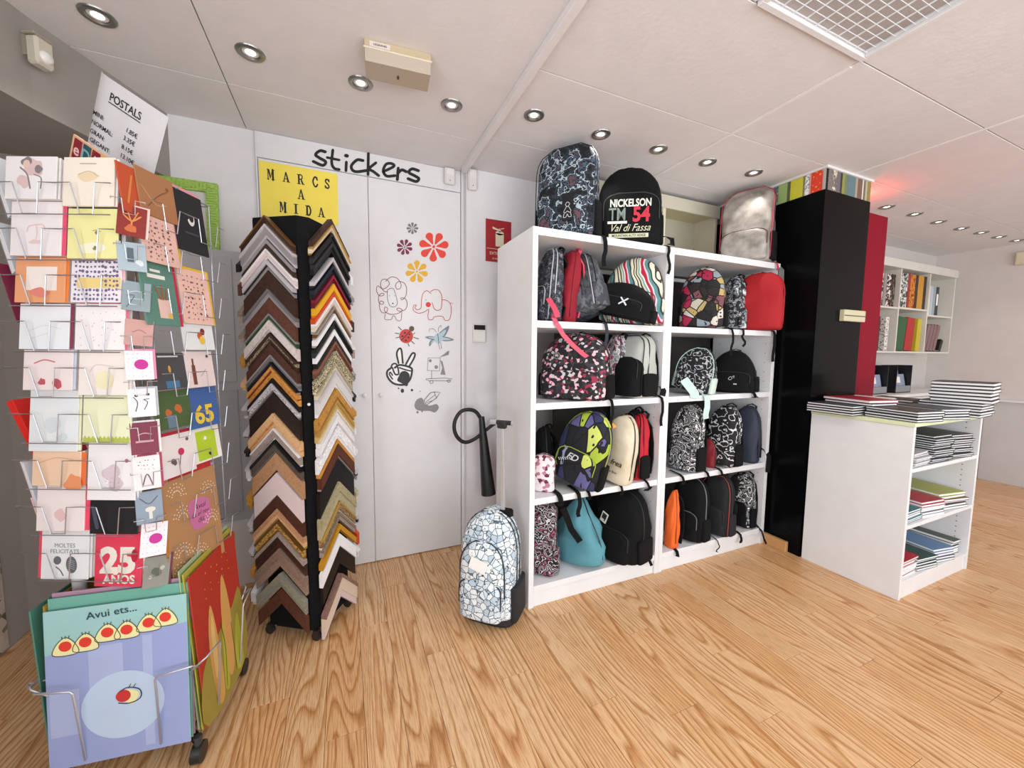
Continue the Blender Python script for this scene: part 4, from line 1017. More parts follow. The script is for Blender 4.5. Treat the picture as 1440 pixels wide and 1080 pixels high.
# ---------------- unit 1, bottom compartment
bag('backpack', 'pink and black graffiti backpack in the bottom left corner', 744, 782, 708, 0.118, 1.86, -16, 0.6, GRAF, GRAF, GRAF, t1=0.85, p=3.5, top=0.85, lump=0.001, pk=(0.9, 0.5, 0.1))
TEAL = mat('5c9aa8', 0.75, bump=0.35, bscale=14)
bag('drawstring_bag', 'teal drawstring bag slumped on the bottom shelf', 784, 852, 706, 0.118, 1.86, -30, 0.6, TEAL, t1=0.25, p=1.35, top=0.30, lump=0.008, pk=None, handles=False, straps=False, cat='bag', roll=-8, e=2.6,
    dang=[([(1.10, 1.80, 0.50), (1.12, 1.79, 0.45), (1.145, 1.785, 0.38), (1.20, 1.775, 0.30)], 0.035, BLKF)])
def logo_tag(t, w, d, h, yl):
    M = Matrix.Translation((-w*0.05, yl-0.012, h*0.62)) @ Matrix.Rotation(R_(20), 4, 'Y')
    MB().box(-0.022, -0.0015, 0, 0.022, 0.0015, 0.066, bev=0.001, M=M).build('swing_tag', mat('d9d6cc', 0.6), t)
    MB().box(-0.015, -0.0024, 0.022, 0.015, -0.0016, 0.058, M=M).box(0.004, -0.0024, 0.012, 0.013, -0.0016, 0.020, M=M).build('tag_print', INK, t)
bag('backpack', 'big black backpack with white swing tag, bottom compartment', 836, 910, 692, 0.118, 1.86, -34, 0.72, BLKF, BLKF, BLKF, t1=0.55, p=2.2, top=0.6, logo=logo_tag, lump=0.003,
    dang=[([(1.42, 1.84, 0.14), (1.44, 1.78, 0.135), (1.49, 1.765, 0.13), (1.56, 1.752, 0.127), (1.60, 1.738, 0.11)], 0.03, BLKF), ([(1.60, 1.84, 0.135), (1.64, 1.77, 0.128), (1.675, 1.742, 0.118), (1.69, 1.73, 0.075)], 0.018, BLKF)])
# ---------------- on top of unit 2
SILV = pattern('wash', ['756e67', '97918a', 'b0aba4'], 14, 0.35, bump=0.3)
REDT = mat('c4304c', 0.6)
bag('backpack', 'silver grey backpack with red piping on the shelf top beside the pillar', 1028, 1098, 258, 1.977, 1.90, -14, 0.55, SILV, SILV, BLKF, t1=0.78, p=2.6, top=0.5, piping=REDT, zipc='5a2a34', lump=0.003, pk=(0.9, 0.40, 0.22), upper=None,
    strap=mat('6a6a6c', 0.8), dang=[([(2.66, 1.98, 2.38), (2.72, 1.93, 2.33), (2.735, 1.87, 2.2), (2.74, 1.82, 2.08), (2.74, 1.79, 1.99), (2.745, 1.74, 1.93), (2.745, 1.735, 1.80)], 0.04, mat('6f6f71', 0.8)), ([(2.68, 1.96, 2.32), (2.72, 1.90, 2.25), (2.735, 1.85, 2.16)], 0.05, mat('4a4a4c', 0.8)), (strap_down(2.70, 1.977, 0.05, back=0.06), 0.012, REDT)])
# ---------------- unit 2, top compartment
COMIC = pattern('crackle', ['141214', '1b181a', 'b9a06a', '221c1c', '8e99a0', '181618', 'a82048', 'c6bfae', '141214', '7a4a50', 'd0c9c0'], 17)
bag('backpack', 'black backpack with colourful comic print, right unit top compartment', 957, 1018, 374, 1.52, 1.86, -12, 0.5, COMIC, COMIC, BLKF, t1=0.5, p=2.1, top=0.55, dang=[(strap_down(sx_at(1027, 464), 1.52, 0.17, wob=0.012), 0.014, BLKF)])
bag('backpack', 'black and white leaf print backpack between comic print and red ones', 1012, 1046, 388, 1.52, 1.87, -42, 0.7, pattern('blobs', ['121316', '1c1e22', '14161a', '9aa2a8', '15171a', 'd2d6da'], 34), t1=0.5, p=2.1, top=0.5, dang=[(strap_down(sx_at(1043, 464), 1.52, 0.11, wob=-0.014), 0.014, BLKF)])
RB = mat('a80c18', 0.75, bump=0.15, bscale=250)
bag('backpack', 'plain bright red backpack at the right end of the top compartment', 1038, 1103, 384, 1.52, 1.775, -8, 0.52, RB, RB, RB, t1=0.55, p=2.6, top=0.62, lump=0.003, pk=None, zipc='b00e1a', dang=[(strap_down(sx_at(1086, 466), 1.52, 0.21, wob=0.008, back=0.05), 0.02, BLKF)])
# ---------------- unit 2, second compartment
MINT = mat('c6e2da', 0.75)
bag('backpack', 'black doodle print backpack with mint green back, right unit', 948, 1000, 492, 1.10, 1.86, -20, 0.55, DOODLE2, DOODLE2, mat('d2e6dc', 0.7), t1=0.45, p=2.0, top=0.5, roll=10, piping=MINT, dang=[(strap_down(sx_at(991, 560), 1.10, 0.15), 0.036, MINT), ([(1.96, 1.80, 1.20), (1.985, 1.77, 1.15), (2.0, 1.75, 1.115), (1.99, 1.735, 1.085)], 0.06, MINT)])
def logo_small(t, w, d, h, yl):
    F = lambda a, b: Vector((w*0.02+a, yl-0.006, h*0.34+b))
    MB().flat(stroke([(-0.01, 0), (0, 0.012), (0.01, 0.004), (0.004, -0.008), (-0.008, -0.008)], 0.003, True), F).flat(stroke([(0.012, 0.012), (0.022, 0.018), (0.02, 0.004)], 0.003), F).flat(rect(0.02, -0.04, 0.04, -0.032), F).build('emblem', mat('c9c9c9', 0.5), t, fix=False)
bag('backpack', 'round black backpack with tiny white emblem on the right unit', 998, 1062, 493, 1.10, 1.84, -10, 0.5, BLKF, BLKF, BLKF, t1=0.30, p=1.9, top=0.5, lump=0.002, logo=logo_small, dang=[(strap_down(sx_at(1058, 556), 1.10, 0.03, wob=0.03), 0.02, BLKF)])
# ---------------- unit 2, third compartment
bag('backpack', 'narrow black and white skull print backpack, right unit third compartment', 944, 988, 569, 0.60, 1.85, -34, 0.75, DOODLE3, DOODLE3, BLKF, t1=0.6, p=2.2, top=0.6, dang=[(strap_down(sx_at(958, 668), 0.596, 0.05, wob=0.02), 0.016, BLKF), (strap_down(sx_at(993, 660), 0.596, 0.03, wob=0.02), 0.016, BLKF)])
bag('pencil_case', 'small red and black round case between two doodle backpacks', 985, 1007, 598, 0.60, 1.84, -20, 0.6, mat('7e0e1c', 0.7, bump=0.2, bscale=200), pk=None, t1=0.4, p=2.0, handles=False, straps=False, cat='case', hgt=0.19)
bag('backpack', 'black backpack with white paisley doodles beside the navy one', 994, 1040, 570, 0.60, 1.84, -30, 0.7, DOODLE, DOODLE, BLKF, t1=0.55, p=2.2, top=0.55, dang=[(strap_down(sx_at(1012, 660), 0.596, 0.03, wob=0.02), 0.016, BLKF)])
NAVY = mat('2f3648', 0.7, bump=0.25, bscale=20)
bag('backpack', 'plain navy blue backpack at the right end, third compartment', 1040, 1078, 570, 0.60, 1.84, -24, 0.6, NAVY, NAVY, NAVY, t1=0.55, p=2.2, top=0.6, pk=None, zipc='20242e', dang=[([(2.70, 1.82, 0.70), (2.735, 1.77, 0.69), (2.745, 1.742, 0.64), (2.73, 1.735, 0.53)], 0.03, BLKF)])
# ---------------- unit 2, bottom compartment
OR_ = mat('ec6a22', 0.7, bump=0.25, bscale=20)
bag('backpack', 'orange bag pressed against the left side of the bottom compartment', 935, 954, 690, 0.118, 1.8, -40, 0.9, OR_, t1=0.4, p=1.9, top=0.5, pk=None, cat='bag', zipc='b04a14', handles=False)
bag('backpack', 'black backpack beside the orange bag, bottom right compartment', 944, 994, 672, 0.118, 1.86, -28, 0.65, BLKF, t1=0.6, p=2.3, top=0.6, zipc='77797c', dang=[(strap_down(sx_at(950, 772), 0.118, 0.03), 0.02, BLKF)])
bag('backpack', 'black backpack with thin red piping on the bottom right shelf', 984, 1030, 668, 0.118, 1.84, -26, 0.65, mat('16191e', 0.8, bump=0.3, bscale=300), t1=0.6, p=2.3, top=0.55, piping=mat('a8483c', 0.6), dang=[(strap_down(sx_at(1006, 775), 0.118, 0.08, wob=0.02), 0.006, BLKF)])
bag('backpack', 'dull black backpack between red piped and swirl print ones', 1020, 1048, 668, 0.118, 1.89, -36, 0.8, mat('1a1a1c', 0.85, bump=0.3, bscale=300), t1=0.6, p=2.3, top=0.6)
bag('backpack', 'black backpack with white swirl print at the bottom right end', 1036, 1068, 666, 0.118, 1.84, -30, 0.7, DOODLE3, BLKF, BLKF, t1=0.6, p=2.3, top=0.6, dang=[(strap_down(sx_at(1038, 770), 0.118, 0.06), 0.016, BLKF), ([(2.70, 1.78, 0.14), (2.715, 1.74, 0.10), (2.72, 1.725, 0.05), (2.74, 1.72, 0.012)], 0.012, BLKF)])

# ---------------- wheeled backpack on the floor
tx, ty = 0.68, 1.80
phi = math.atan2(tx, ty)
MSG = pattern('crackle', ['5b6976', 'e6eef2', 'cfdde6', 'eef4f6', 'b9cbd8', 'dde8ee'], 34)
t = thing('wheeled_backpack', 'light blue comic print wheeled backpack with pull-up handle standing on the floor', 'backpack', (tx, ty, 0), (R_(2.5), 0, R_(-44)))
W_, D_, H_ = 0.292, 0.21, 0.515
soft(MB(), W_, D_, H_, z0=0.035, t1=0.62, p=2.3, top=0.62, lump=0.0015, seed=401).build('body', MSG, t, smooth=True)
soft(MB(), W_*1.01, D_*1.0, 0.11, y0=0.002, z0=0.012, t1=0.99, top=0.98, seed=402).build('base', mat('1c1d20', 0.6), t, smooth=True)
soft(MB(), W_*0.80, 0.10, 0.37, y0=-D_/2+0.012, z0=0.075, t1=0.6, p=2.3, top=0.6, lump=0.001, seed=403).build('front_pocket', MSG, t, smooth=True)
soft(MB(), W_*0.74, 0.075, 0.19, y0=-D_/2-0.022, z0=0.075, t1=0.75, p=2.6, top=0.7, lump=0.001, seed=404).build('lower_pocket', MSG, t, smooth=True)
A_ = [Vector((q.x, q.y, q.z+0.035)) for q in arch(W_, D_, H_, 0.40, 0.14, 0.62, 2.3, 0.62, 0.0015)]
MB().tube(A_, 0.0035, 6).build('zip', mat('2c3036', 0.5), t, smooth=True)
A_ = [Vector((q.x, q.y, q.z+0.035)) for q in arch(W_, D_, H_, 0.60, 0.14, 0.62, 2.3, 0.62, 0.0015)]
MB().tube(A_, 0.0035, 6).build('zip', mat('2c3036', 0.5), t, smooth=True)
A_ = [Vector((q.x, q.y-0.001, q.z+0.075)) for q in arch(W_*0.80, 0.10, 0.37, 0.3, 0.3, 0.6, 2.3, 0.6, 0.0015, y0=-D_/2+0.012)]
MB().tube(A_, 0.0035, 6).build('pocket_zip', mat('2c3036', 0.5), t, smooth=True)
A_ = [Vector((q.x, q.y-0.001, q.z+0.075)) for q in arch(W_*0.74, 0.075, 0.19, 0.3, 0.35, 0.75, 2.6, 0.7, 0.0015, y0=-D_/2-0.022)]
MB().tube(A_, 0.0035, 6).build('pocket_zip', mat('2c3036', 0.5), t, smooth=True)
q = MB(); soft(q, D_*0.78, 0.04, 0.185, t1=0.97, p=4, top=0.95, seed=405)
M = Matrix.Translation((W_/2-0.002, 0.012, 0.03)) @ Matrix.Rotation(R_(90), 4, 'Z'); q.v = [tuple(M @ Vector(v)) for v in q.v]
q.build('side_pocket', mat('1e2024', 0.75, bump=0.4, bscale=400), t, smooth=True)
MB().box(-0.055, -0.038, 0.0, 0.035, -0.035, 0.055, bev=0.001, M=Matrix.Translation((0.0, -D_/2-0.012, 0.315)) @ Matrix.Rotation(R_(-14), 4, 'X') @ Matrix.Rotation(R_(14), 4, 'Y')).build('paper_tag', PAPER, t)
MB().ribbon([(-0.06, 0.02, 0.505), (-0.03, -0.012, 0.515), (0.03, -0.012, 0.515), (0.06, 0.02, 0.505)], (0, 0.3, 1), 0.026, 0.006).build('grab_handle', MSG, t)
MB().box(-0.03, 0.04, 0.50, 0.09, 0.10, 0.548, bev=0.008).build('handle_socket', BLKF, t)
for sx in (0.0,):
    hb = MB().box(0.031, 0.060, 0.54, 0.053, 0.076, 0.80, bev=0.002).box(0.033, 0.062, 0.80, 0.051, 0.074, 0.985, bev=0.002)
    hb.build('telescopic_pole', mat('c6c7ca', 0.35, 0.5), t)
MB().box(0.018, 0.055, 0.975, 0.066, 0.081, 1.01, bev=0.005).cyl((-0.018, 0.068, 1.005), (0.102, 0.068, 1.005), 0.012, 12).build('grip', mat('1f1f21', 0.5), t, smooth='auto')
for a_, b_ in ((-0.019, 0.014), (0.094, 0.103)): MB().cyl((a_, 0.068, 1.005), (b_, 0.068, 1.005), 0.0135, 12).build('grip_end', mat('a9aaac', 0.4), t, smooth='auto')
for s in (-1, 1):
    MB().cyl((s*0.085, 0.085, 0.026), (s*0.115, 0.085, 0.026), 0.026, 16).build('wheel', mat('222224', 0.5), t, smooth='auto')
MB().box(-0.08, -0.07, 0.0, -0.06, -0.05, 0.014).box(0.06, -0.07, 0.0, 0.08, -0.05, 0.014).build('foot', BLACK, t)
# ================================================================== FRAME CORNER TOWER
TN = Vector((-0.135, 1.905, 0)); TLv = Vector((-0.235, 0.155, 0)).normalized(); TRv = Vector((0.155, 0.235, 0)).normalized()
FWD = 0.305
t = thing('sample_tower', 'tall black revolving tower of picture frame corner samples', 'display stand', TN+TLv*FWD/2+TRv*FWD/2, (0, 0, math.atan2(TRv.y, TRv.x)))
tower = t
TB = mat('0f0f11', 0.9, spec=0.2, bump=0.3, bscale=400)
h_ = FWD/2-0.012
q = MB(); ch = 0.034
oct_ = [(-h_+ch, -h_), (h_-ch, -h_), (h_, -h_+ch), (h_, h_-ch), (h_-ch, h_), (-h_+ch, h_), (-h_, h_-ch), (-h_, -h_+ch)]
q.prism(oct_, lambda a, b, z: Vector((a, b, z)), 0.06, 1.935).build('column', TB, t)
MB().prism([(a*0.86, b*0.86) for a, b in oct_], lambda a, b, z: Vector((a, b, z)), 0.040, 0.06).build('plinth', mat('101011', 0.7), t)
for sx in (-1, 1):
    for sy in (-1, 1):
        c = MB().cyl((sx*h_*0.88-0.008, sy*h_*0.88, 0.022), (sx*h_*0.88+0.008, sy*h_*0.88, 0.022), 0.022, 14)
        c.box(sx*h_*0.88-0.012, sy*h_*0.88-0.012, 0.03, sx*h_*0.88+0.012, sy*h_*0.88+0.012, 0.052)
        c.build('caster', mat('2a2522', 0.4), t)
def wood(c1, c2, c3=None, sc=60): return pattern('wash', [c1, c2, c3 or c1], sc, 0.45, stretch=(1, 1, 1))
def ornate(c1, c2, sc=70): return pattern('blobs', [c1, c2, c1, c2], sc, 0.4)
def frame_corner(name, label, P, U, NRM, uc, z, tz, hw, prof, group, lean=0.0):
    """P face corner point, U along the face, NRM outward; apex at (uc, z); prof: list of (fraction end, depth, material)"""
    base = P+U*uc+NRM*0.0005
    o = thing(name, label, 'frame sample', base+Vector((0, 0, z)), (0, 0, 0), group)
    for s in (-1, 1):
        mb = MB(); ms = []; f0 = 0.0
        for (f1, dep, m) in prof:
            if m not in ms: ms.append(m)
            a, b = f0*tz, f1*tz
            pts = [(0, -a), (s*hw, -hw*1.0-a), (s*hw, -hw*1.0-b), (0, -b)]
            mb.prism(pts, lambda x, y, d: U*x+NRM*d+Vector((0, 0, y)), 0.0, dep, ms.index(m))
            f0 = f1
        mb.build('moulding_arm', ms, o)
    return o
NL = -TRv; NR = -TLv      # outward normals of the left and right visible faces
PL = TN+TLv*0.0; PR = TN
def P1(c, d=0.022): return [(1.0, d, c)]
def P2(a, b, f=0.4, d1=0.026, d2=0.018): return [(f, d1, a), (1.0, d2, b)]
def P3(a, b, c, f1=0.2, f2=0.75, d=(0.028, 0.021, 0.015)): return [(f1, d[0], a), (f2, d[1], b), (1.0, d[2], c)]
DB = wood('2b1a14', '3d261c'); DB2 = wood('3a211a', '4f2e22'); BR = wood('4a2a20', '5e382a'); SLV = mat('b3aeb0', 0.3, 0.5); SLV2 = mat('d2ccd0', 0.35, 0.3); GRM = mat('7e7c7c', 0.35, 0.4)
GLD = mat('b88a3c', 0.3, 0.6); GLD2 = mat('cfa95c', 0.3, 0.5); BKG = mat('121213', 0.35); WHT = mat('e6e5e6', 0.4); WHW = wood('b9ada8', 'd2c8c4'); GRN = mat('2c4a2e', 0.4)
ORG = wood('a8662a', 'd29248'); TAN = wood('c69a6c', 'd8ae80'); TAN2 = wood('a67a58', 'b88c68'); PKW = mat('dcc9c8', 0.5); TAU = wood('8a7c74', 'a09088'); BRNZ = mat('7d5a32', 0.3, 0.5); BEIG = wood('c2b49e', 'd6cab6')
LEFT = [  # v apex, v inner, description, profile
 (303, 314, 'dark brown and bronze carved', P3(BRNZ, DB, BRNZ)), (315, 334, 'wide pinkish silver', P3(SLV2, SLV, SLV2)), (336, 342, 'thin silver', P1(SLV)),
 (343, 349, 'thin dark brown', P1(DB)), (350, 363, 'white and pink', P3(WHT, PKW, WHT)), (365, 379, 'double silver', P3(SLV2, BKG, SLV, 0.45, 0.6)),
 (380, 405, 'plain wide dark brown', P1(DB, 0.018)), (406, 418, 'brushed grey silver', P2(GRM, SLV)), (419, 440, 'plain chestnut brown', P1(BR, 0.018)),
 (441, 449, 'dark green with silver line', P2(SLV, GRN, 0.2)), (450, 466, 'whitewashed wood', P2(WHW, WHW, 0.8)), (468, 483, 'dark brown with gilt beading', P3(DB, ornate('2b1a14', 'b9a68c', 120), DB, 0.3, 0.6)),
 (484, 498, 'plain dark walnut', P1(DB2)), (499, 508, 'silver grey', P3(SLV, GRM, SLV)), (509, 515, 'thin black and silver', P2(BKG, SLV, 0.6)),
 (516, 531, 'amber orange wood', P3(ORG, mat('6e3020', 0.4), ORG, 0.3, 0.42)), (532, 538, 'thin black', P1(BKG)), (539, 551, 'hammered silver', P3(SLV2, ornate('8d8a8a', 'd8d4d4'), GRM)),
 (552, 579, 'wide black brown', P1(wood('1d1411', '2a1c17'), 0.018)), (581, 601, 'honey oak', P3(TAN, ORG, TAN, 0.55, 0.65)), (602, 617, 'taupe with white edge', P3(WHT, TAU, WHT, 0.12, 0.88)),
 (619, 636, 'dark grey brown', P3(BKG, wood('4a4038', '5a5048'), GRM, 0.25, 0.85)), (637, 661, 'flat tan', P1(TAN2, 0.016)), (665, 696, 'wide flat pale pink', P1(PKW, 0.018)),
 (697, 714, 'plain mahogany brown', P1(DB2)), (715, 731, 'tan with gold lip', P3(TAN2, TAN, GLD2, 0.4, 0.8)), (732, 747, 'carved bronze and gold', P3(BRNZ, ornate('5a3c20', 'd8ac5a', 110), GLD)),
 (748, 770, 'dark chocolate stepped', P3(TAU, DB, DB2, 0.25, 0.7)), (771, 796, 'smooth taupe brown', P2(wood('7a6458', '8c7466'), wood('86705f', '988070'), 0.5)), (806, 826, 'grey green silver', P3(wood('7d7a6a', '8f8c7c'), SLV, wood('7d7a6a', '8f8c7c'), 0.5, 0.65)),
 (828, 849, 'plain reddish brown', P1(BR, 0.018))]
RIGHT = [
 (308, 315, 'dark brown', P1(DB)), (316, 326, 'gold and ivory', P3(GLD2, BEIG, GLD)), (328, 339, 'black ribbed', P2(BKG, mat('2a2a2c', 0.3))), (341, 355, 'matt black', P2(mat('222224', 0.5), BKG)),
 (362, 371, 'black with silver edge', P2(SLV2, BKG, 0.55)), (373, 385, 'navy black', P2(mat('1c2430', 0.3), BKG)), (387, 398, 'crimson', P2(mat('7e1230', 0.35), mat('5e0c22', 0.35))), (399, 411, 'golden yellow', P2(mat('e0a21e', 0.35), mat('d0661a', 0.35), 0.75)),
 (411, 417, 'orange red', P1(mat('c8481c', 0.35))), (418, 431, 'white and silver', P3(WHT, BEIG, SLV)), (432, 440, 'taupe grey', P3(TAU, BRNZ, TAU)), (441, 450, 'white lacquer', P2(WHT, SLV, 0.7)), (451, 462, 'wide black', P2(BKG, mat('26272a', 0.4))),
 (463, 471, 'bright white', P1(WHT)), (472, 479, 'thin black lacquer', P1(BKG)), (480, 490, 'rosewood brown', P2(wood('6e4434', '7e5242'), wood('5a3428', '6a4234'))), (493, 510, 'black and cream scrollwork', P3(ornate('241c14', 'dcd0ac', 130), ornate('241c14', 'dcd0ac', 90), BEIG, 0.2, 0.85)),
 (511, 520, 'speckled beige', P2(ornate('8d8060', 'cfc4a6', 160), BEIG)), (521, 544, 'wide pale grey white', P3(SLV2, mat('d5d2d2', 0.4), WHT, 0.15, 0.8)), (546, 562, 'wide golden brown', P2(wood('9a6a26', 'bd8a3e'), wood('8a5a1e', 'a87632'), 0.7)), (562, 575, 'gold beige', P2(GLD2, wood('b8944e', 'c8a868'))),
 (575, 584, 'ivory and white', P2(BEIG, WHT)), (585, 595, 'glossy white', P2(WHT, PKW, 0.8)), (598, 616, 'white marbled', P2(ornate('d8d8da', 'f0f0f2', 40), WHT, 0.75)), (617, 623, 'thin gold', P1(wood('b0782c', 'c68e40'))), (624, 642, 'red brown with silver edge', P2(wood('46200f', '5a2c18'), SLV, 0.86)),
 (644, 676, 'extra wide black', P1(BKG, 0.016)), (677, 703, 'olive beige', P2(wood('8e8566', 'a89e7c'), wood('9c9272', 'b4aa88'), 0.5)), (705, 719, 'brown and gold carved', P3(GLD2, ornate('3a2818', 'b49a70', 120), BEIG, 0.2, 0.8)), (720, 730, 'taupe carved', P2(ornate('6a5a4a', '9a8a78', 140), TAU)), (736, 744, 'mustard gold', P1(mat('c08a24', 0.35))),
 (750, 767, 'flat bright white', P1(mat('f0f0f0', 0.4), 0.018)), (768, 792, 'flat wide black', P1(BKG, 0.014)), (806, 838, 'cream with brown edges', P3(wood('6e5048', '8a6a60'), mat('dccab4', 0.4), PKW, 0.15, 0.7))]
def zface(P, U, uc, v): q = P+U*uc; return zat(q.x, q.y, v)
for i, (v0, v1, ds, pf) in enumerate(LEFT):
    a, b = zface(PL+NL*0.02, TLv, 0.168, v0), zface(PL+NL*0.02, TLv, 0.168, v1)
    frame_corner('frame_corner', '%s frame corner sample, %s from top on the left face' % (ds, ordw[i]), PL, TLv, NL, 0.168, a, a-b, 0.126+0.004*math.sin(i*2.1), pf, 'frame corner samples on the black tower')
for i, (v0, v1, ds, pf) in enumerate(RIGHT):
    a, b = zface(PR+NR*0.02, TRv, 0.156, v0), zface(PR+NR*0.02, TRv, 0.156, v1)
    frame_corner('frame_corner', '%s frame corner sample, %s from top on the right face' % (ds, ordw[i]), PR, TRv, NR, 0.156, a, max(0.01, a-b), 0.134+0.005*math.sin(i*1.7), pf, 'frame corner samples on the black tower')
# samples on the two far faces: only their coloured ends show past the tower's edges
rnd = random.Random(3)
ALLP = [p for _, _, _, p in LEFT+RIGHT]
for face, (P, U, N_) in enumerate([(TN+TLv*FWD, TRv, TLv), (TN+TRv*FWD, TLv, TRv)]):
    z = 1.86; nn = 0
    while z > 0.32:
        tz = rnd.uniform(0.025, 0.06)
        frame_corner('frame_corner', 'frame corner sample on the far %s face, %s from top, end-on' % (('left', 'right')[face], ordw[nn]), P, U, N_, 0.113, z+0.0, tz, 0.13, rnd.choice(ALLP), 'frame corner samples on the far faces')
        nn += 1; z -= tz+rnd.uniform(0.035, 0.09)
MB().lathe([(0.0, 0.006), (0.006, 0.004), (0.007, 0)], 10, (-FWD/2+0.022, -FWD/2+0.022, 0), M=Matrix.Rotation(R_(90), 3, 'X') @ Matrix.Rotation(R_(-45), 3, 'Y')).build('screw_cap', WHITE, tower, loc=(-0.002, -0.0, 1.12), smooth=True)
# ================================================================== CARD SPINNER
RX, RY = -0.640, 1.747
RA = -YAW
RROT = Matrix.Translation((RX, RY, 0)) @ Matrix.Rotation(RA, 4, 'Z')
BX, BYY, BA = -0.622, 1.697, R_(-8)
BROT = Matrix.Translation((BX, BYY, 0)) @ Matrix.Rotation(BA, 4, 'Z')
def hit(u, v, P0, n):
    d = ray(u, v); tt = (P0-EYE).dot(n)/d.dot(n); return EYE+d*tt
t = thing('card_spinner', 'revolving wire greeting card stand on casters at the left', 'display stand', (RX, RY, 0), (0, 0, RA))
spin = t
bpy.context.view_layer.update()
MB().cyl((0, 0, 0.10), (0, 0, 1.90), 0.016, 14).build('pole', mat('d9d6d4', 0.4), t, smooth='auto')
MB().cyl((-0.105, -0.15, 0.30), (-0.105, -0.15, 0.92), 0.017, 12).build('support_tube', mat('e6e2e0', 0.4), t, smooth='auto')
ROWS = [257+65*k for k in range(9)]
FYL = -0.187
def lw(x, y, z=0.0): return RROT @ Vector((x, y, z))
def zrow(v, x=-0.1, y=FYL-0.015): q = lw(x, y); return zat(q.x, q.y, v)
# upright rods and rings
for (x, y) in [(-0.179, -0.160), (0.120, -0.125), (0.142, -0.10), (0.142, 0.16), (-0.179, 0.16)]:
    MB().cyl((x, y, zrow(800)), (x, y, zrow(222)), 0.0028, 6).build('upright_wire', WIRE, t)
for k, v in enumerate(ROWS):
    z = zrow(v); y0 = FYL-0.022
    # front face: wire bends down in front of each card
    P = []
    for a, b in ((-0.170, -0.020), (-0.006, 0.140)):
        il, ir = a+0.040, b-0.036
        P += [(a-0.012, y0+0.004, z), (il, y0, z), (il+0.016, y0+0.004, z-0.085), (ir-0.016, y0+0.004, z-0.085), (ir, y0, z), (b+0.004, y0+0.004, z)]
    MB().tube([Vector((-0.215, y0+0.006, z))]+[Vector(q) for q in P], 0.0018, 5).build('pocket_wire', WIRE, t)
    MB().tube([Vector((-0.172, y0+0.001, z-0.088)), Vector((-0.10, y0, z-0.088)), Vector((0.07, y0, z-0.088)), Vector((0.14, y0+0.001, z-0.088))], 0.0016, 5).build('shelf_wire', WIRE, t)
    # right face
    P = []
    for a, b in ((-0.135, -0.012), (0.002, 0.150)):
        il, ir = a+0.03, b-0.03
        P += [(0.198, a-0.006, z-0.02), (0.201, il, z-0.02), (0.198, il+0.012, z-0.095), (0.198, ir-0.012, z-0.095), (0.201, ir, z-0.02), (0.198, b+0.006, z-0.02)]
    MB().tube([Vector(q) for q in P], 0.0018, 5).build('pocket_wire', WIRE, t)
    # left face (seen from its end)
    P = []
    for a, b in ((-0.16, -0.02), (0.0, 0.14)):
        il, ir = a+0.03, b-0.03
        P += [(-0.200, a, z), (-0.206, il, z), (-0.200, il, z-0.09), (-0.200, ir, z-0.09), (-0.206, ir, z), (-0.200, b, z)]
    MB().tube([Vector(q) for q in P], 0.0018, 5).build('pocket_wire', WIRE, t)
    # corner mini pockets
    c = Vector((0.163, -0.176, 0)); e = Vector((0.7071, 0.7071, 0)); n = Vector((0.7071, -0.7071, 0))
    P = [c-e*0.036+n*0.004, c-e*0.036+n*0.022, c-e*0.014+n*0.024, c-e*0.012+n*0.022+Vector((0, 0, -0.04)), c+e*0.012+n*0.022+Vector((0, 0, -0.04)), c+e*0.014+n*0.024, c+e*0.036+n*0.022, c+e*0.036+n*0.004]
    MB().tube([q+Vector((0, 0, z-0.04)) for q in P], 0.0015, 5).build('pocket_wire', WIRE, t)
for zq in (zrow(222), zrow(800)):
    MB().tube([(-0.179, -0.160, zq), (0.120, -0.125, zq), (0.142, -0.10, zq), (0.142, 0.16, zq), (-0.179, 0.16, zq)], 0.003, 6, closed=True).build('ring_wire', WIRE, t)
    for ang in (0, 90): MB().tube([Matrix.Rotation(R_(ang), 3, 'Z') @ Vector((-0.168, 0, zq)), Matrix.Rotation(R_(ang), 3, 'Z') @ Vector((0.165, 0, zq))], 0.003, 6).build('spoke_wire', WIRE, t)
# base with casters, in its own turn of the pole
def inb(p): return RROT.inverted() @ (BROT @ Vector(p))
for sx, sy in ((1, -1), (1, 1), (-1, -1), (-1, 1)):
    q = MB(); s_ = 0.180
    cpt = Vector((sx*s_, sy*s_, 0))
    q.tube([inb((0, 0, 0.075)), inb((sx*s_, sy*s_, 0.075))], 0.014, 8).build('base_arm', DKMETAL, t)
    q = MB(); a, b = inb((sx*s_-0.014, sy*s_, 0.032)), inb((sx*s_+0.014, sy*s_, 0.032))
    q.cyl(a, b, 0.031, 18).build('caster', mat('1c1c1e', 0.4), t, smooth='auto')
    MB().tube([inb((sx*s_, sy*s_, 0.060)), inb((sx*s_, sy*s_, 0.09))], 0.012, 8).build('caster_stem', mat('3a3a3c', 0.4), t)
for zq in (0.115, 0.36):
    L_ = [inb((x, y, zq)) for x, y in ((-0.165, -0.165), (0.165, -0.165), (0.165, 0.165), (-0.165, 0.165))]
    MB().tube(L_, 0.004, 6, closed=True).build('base_ring', WIRE, t)
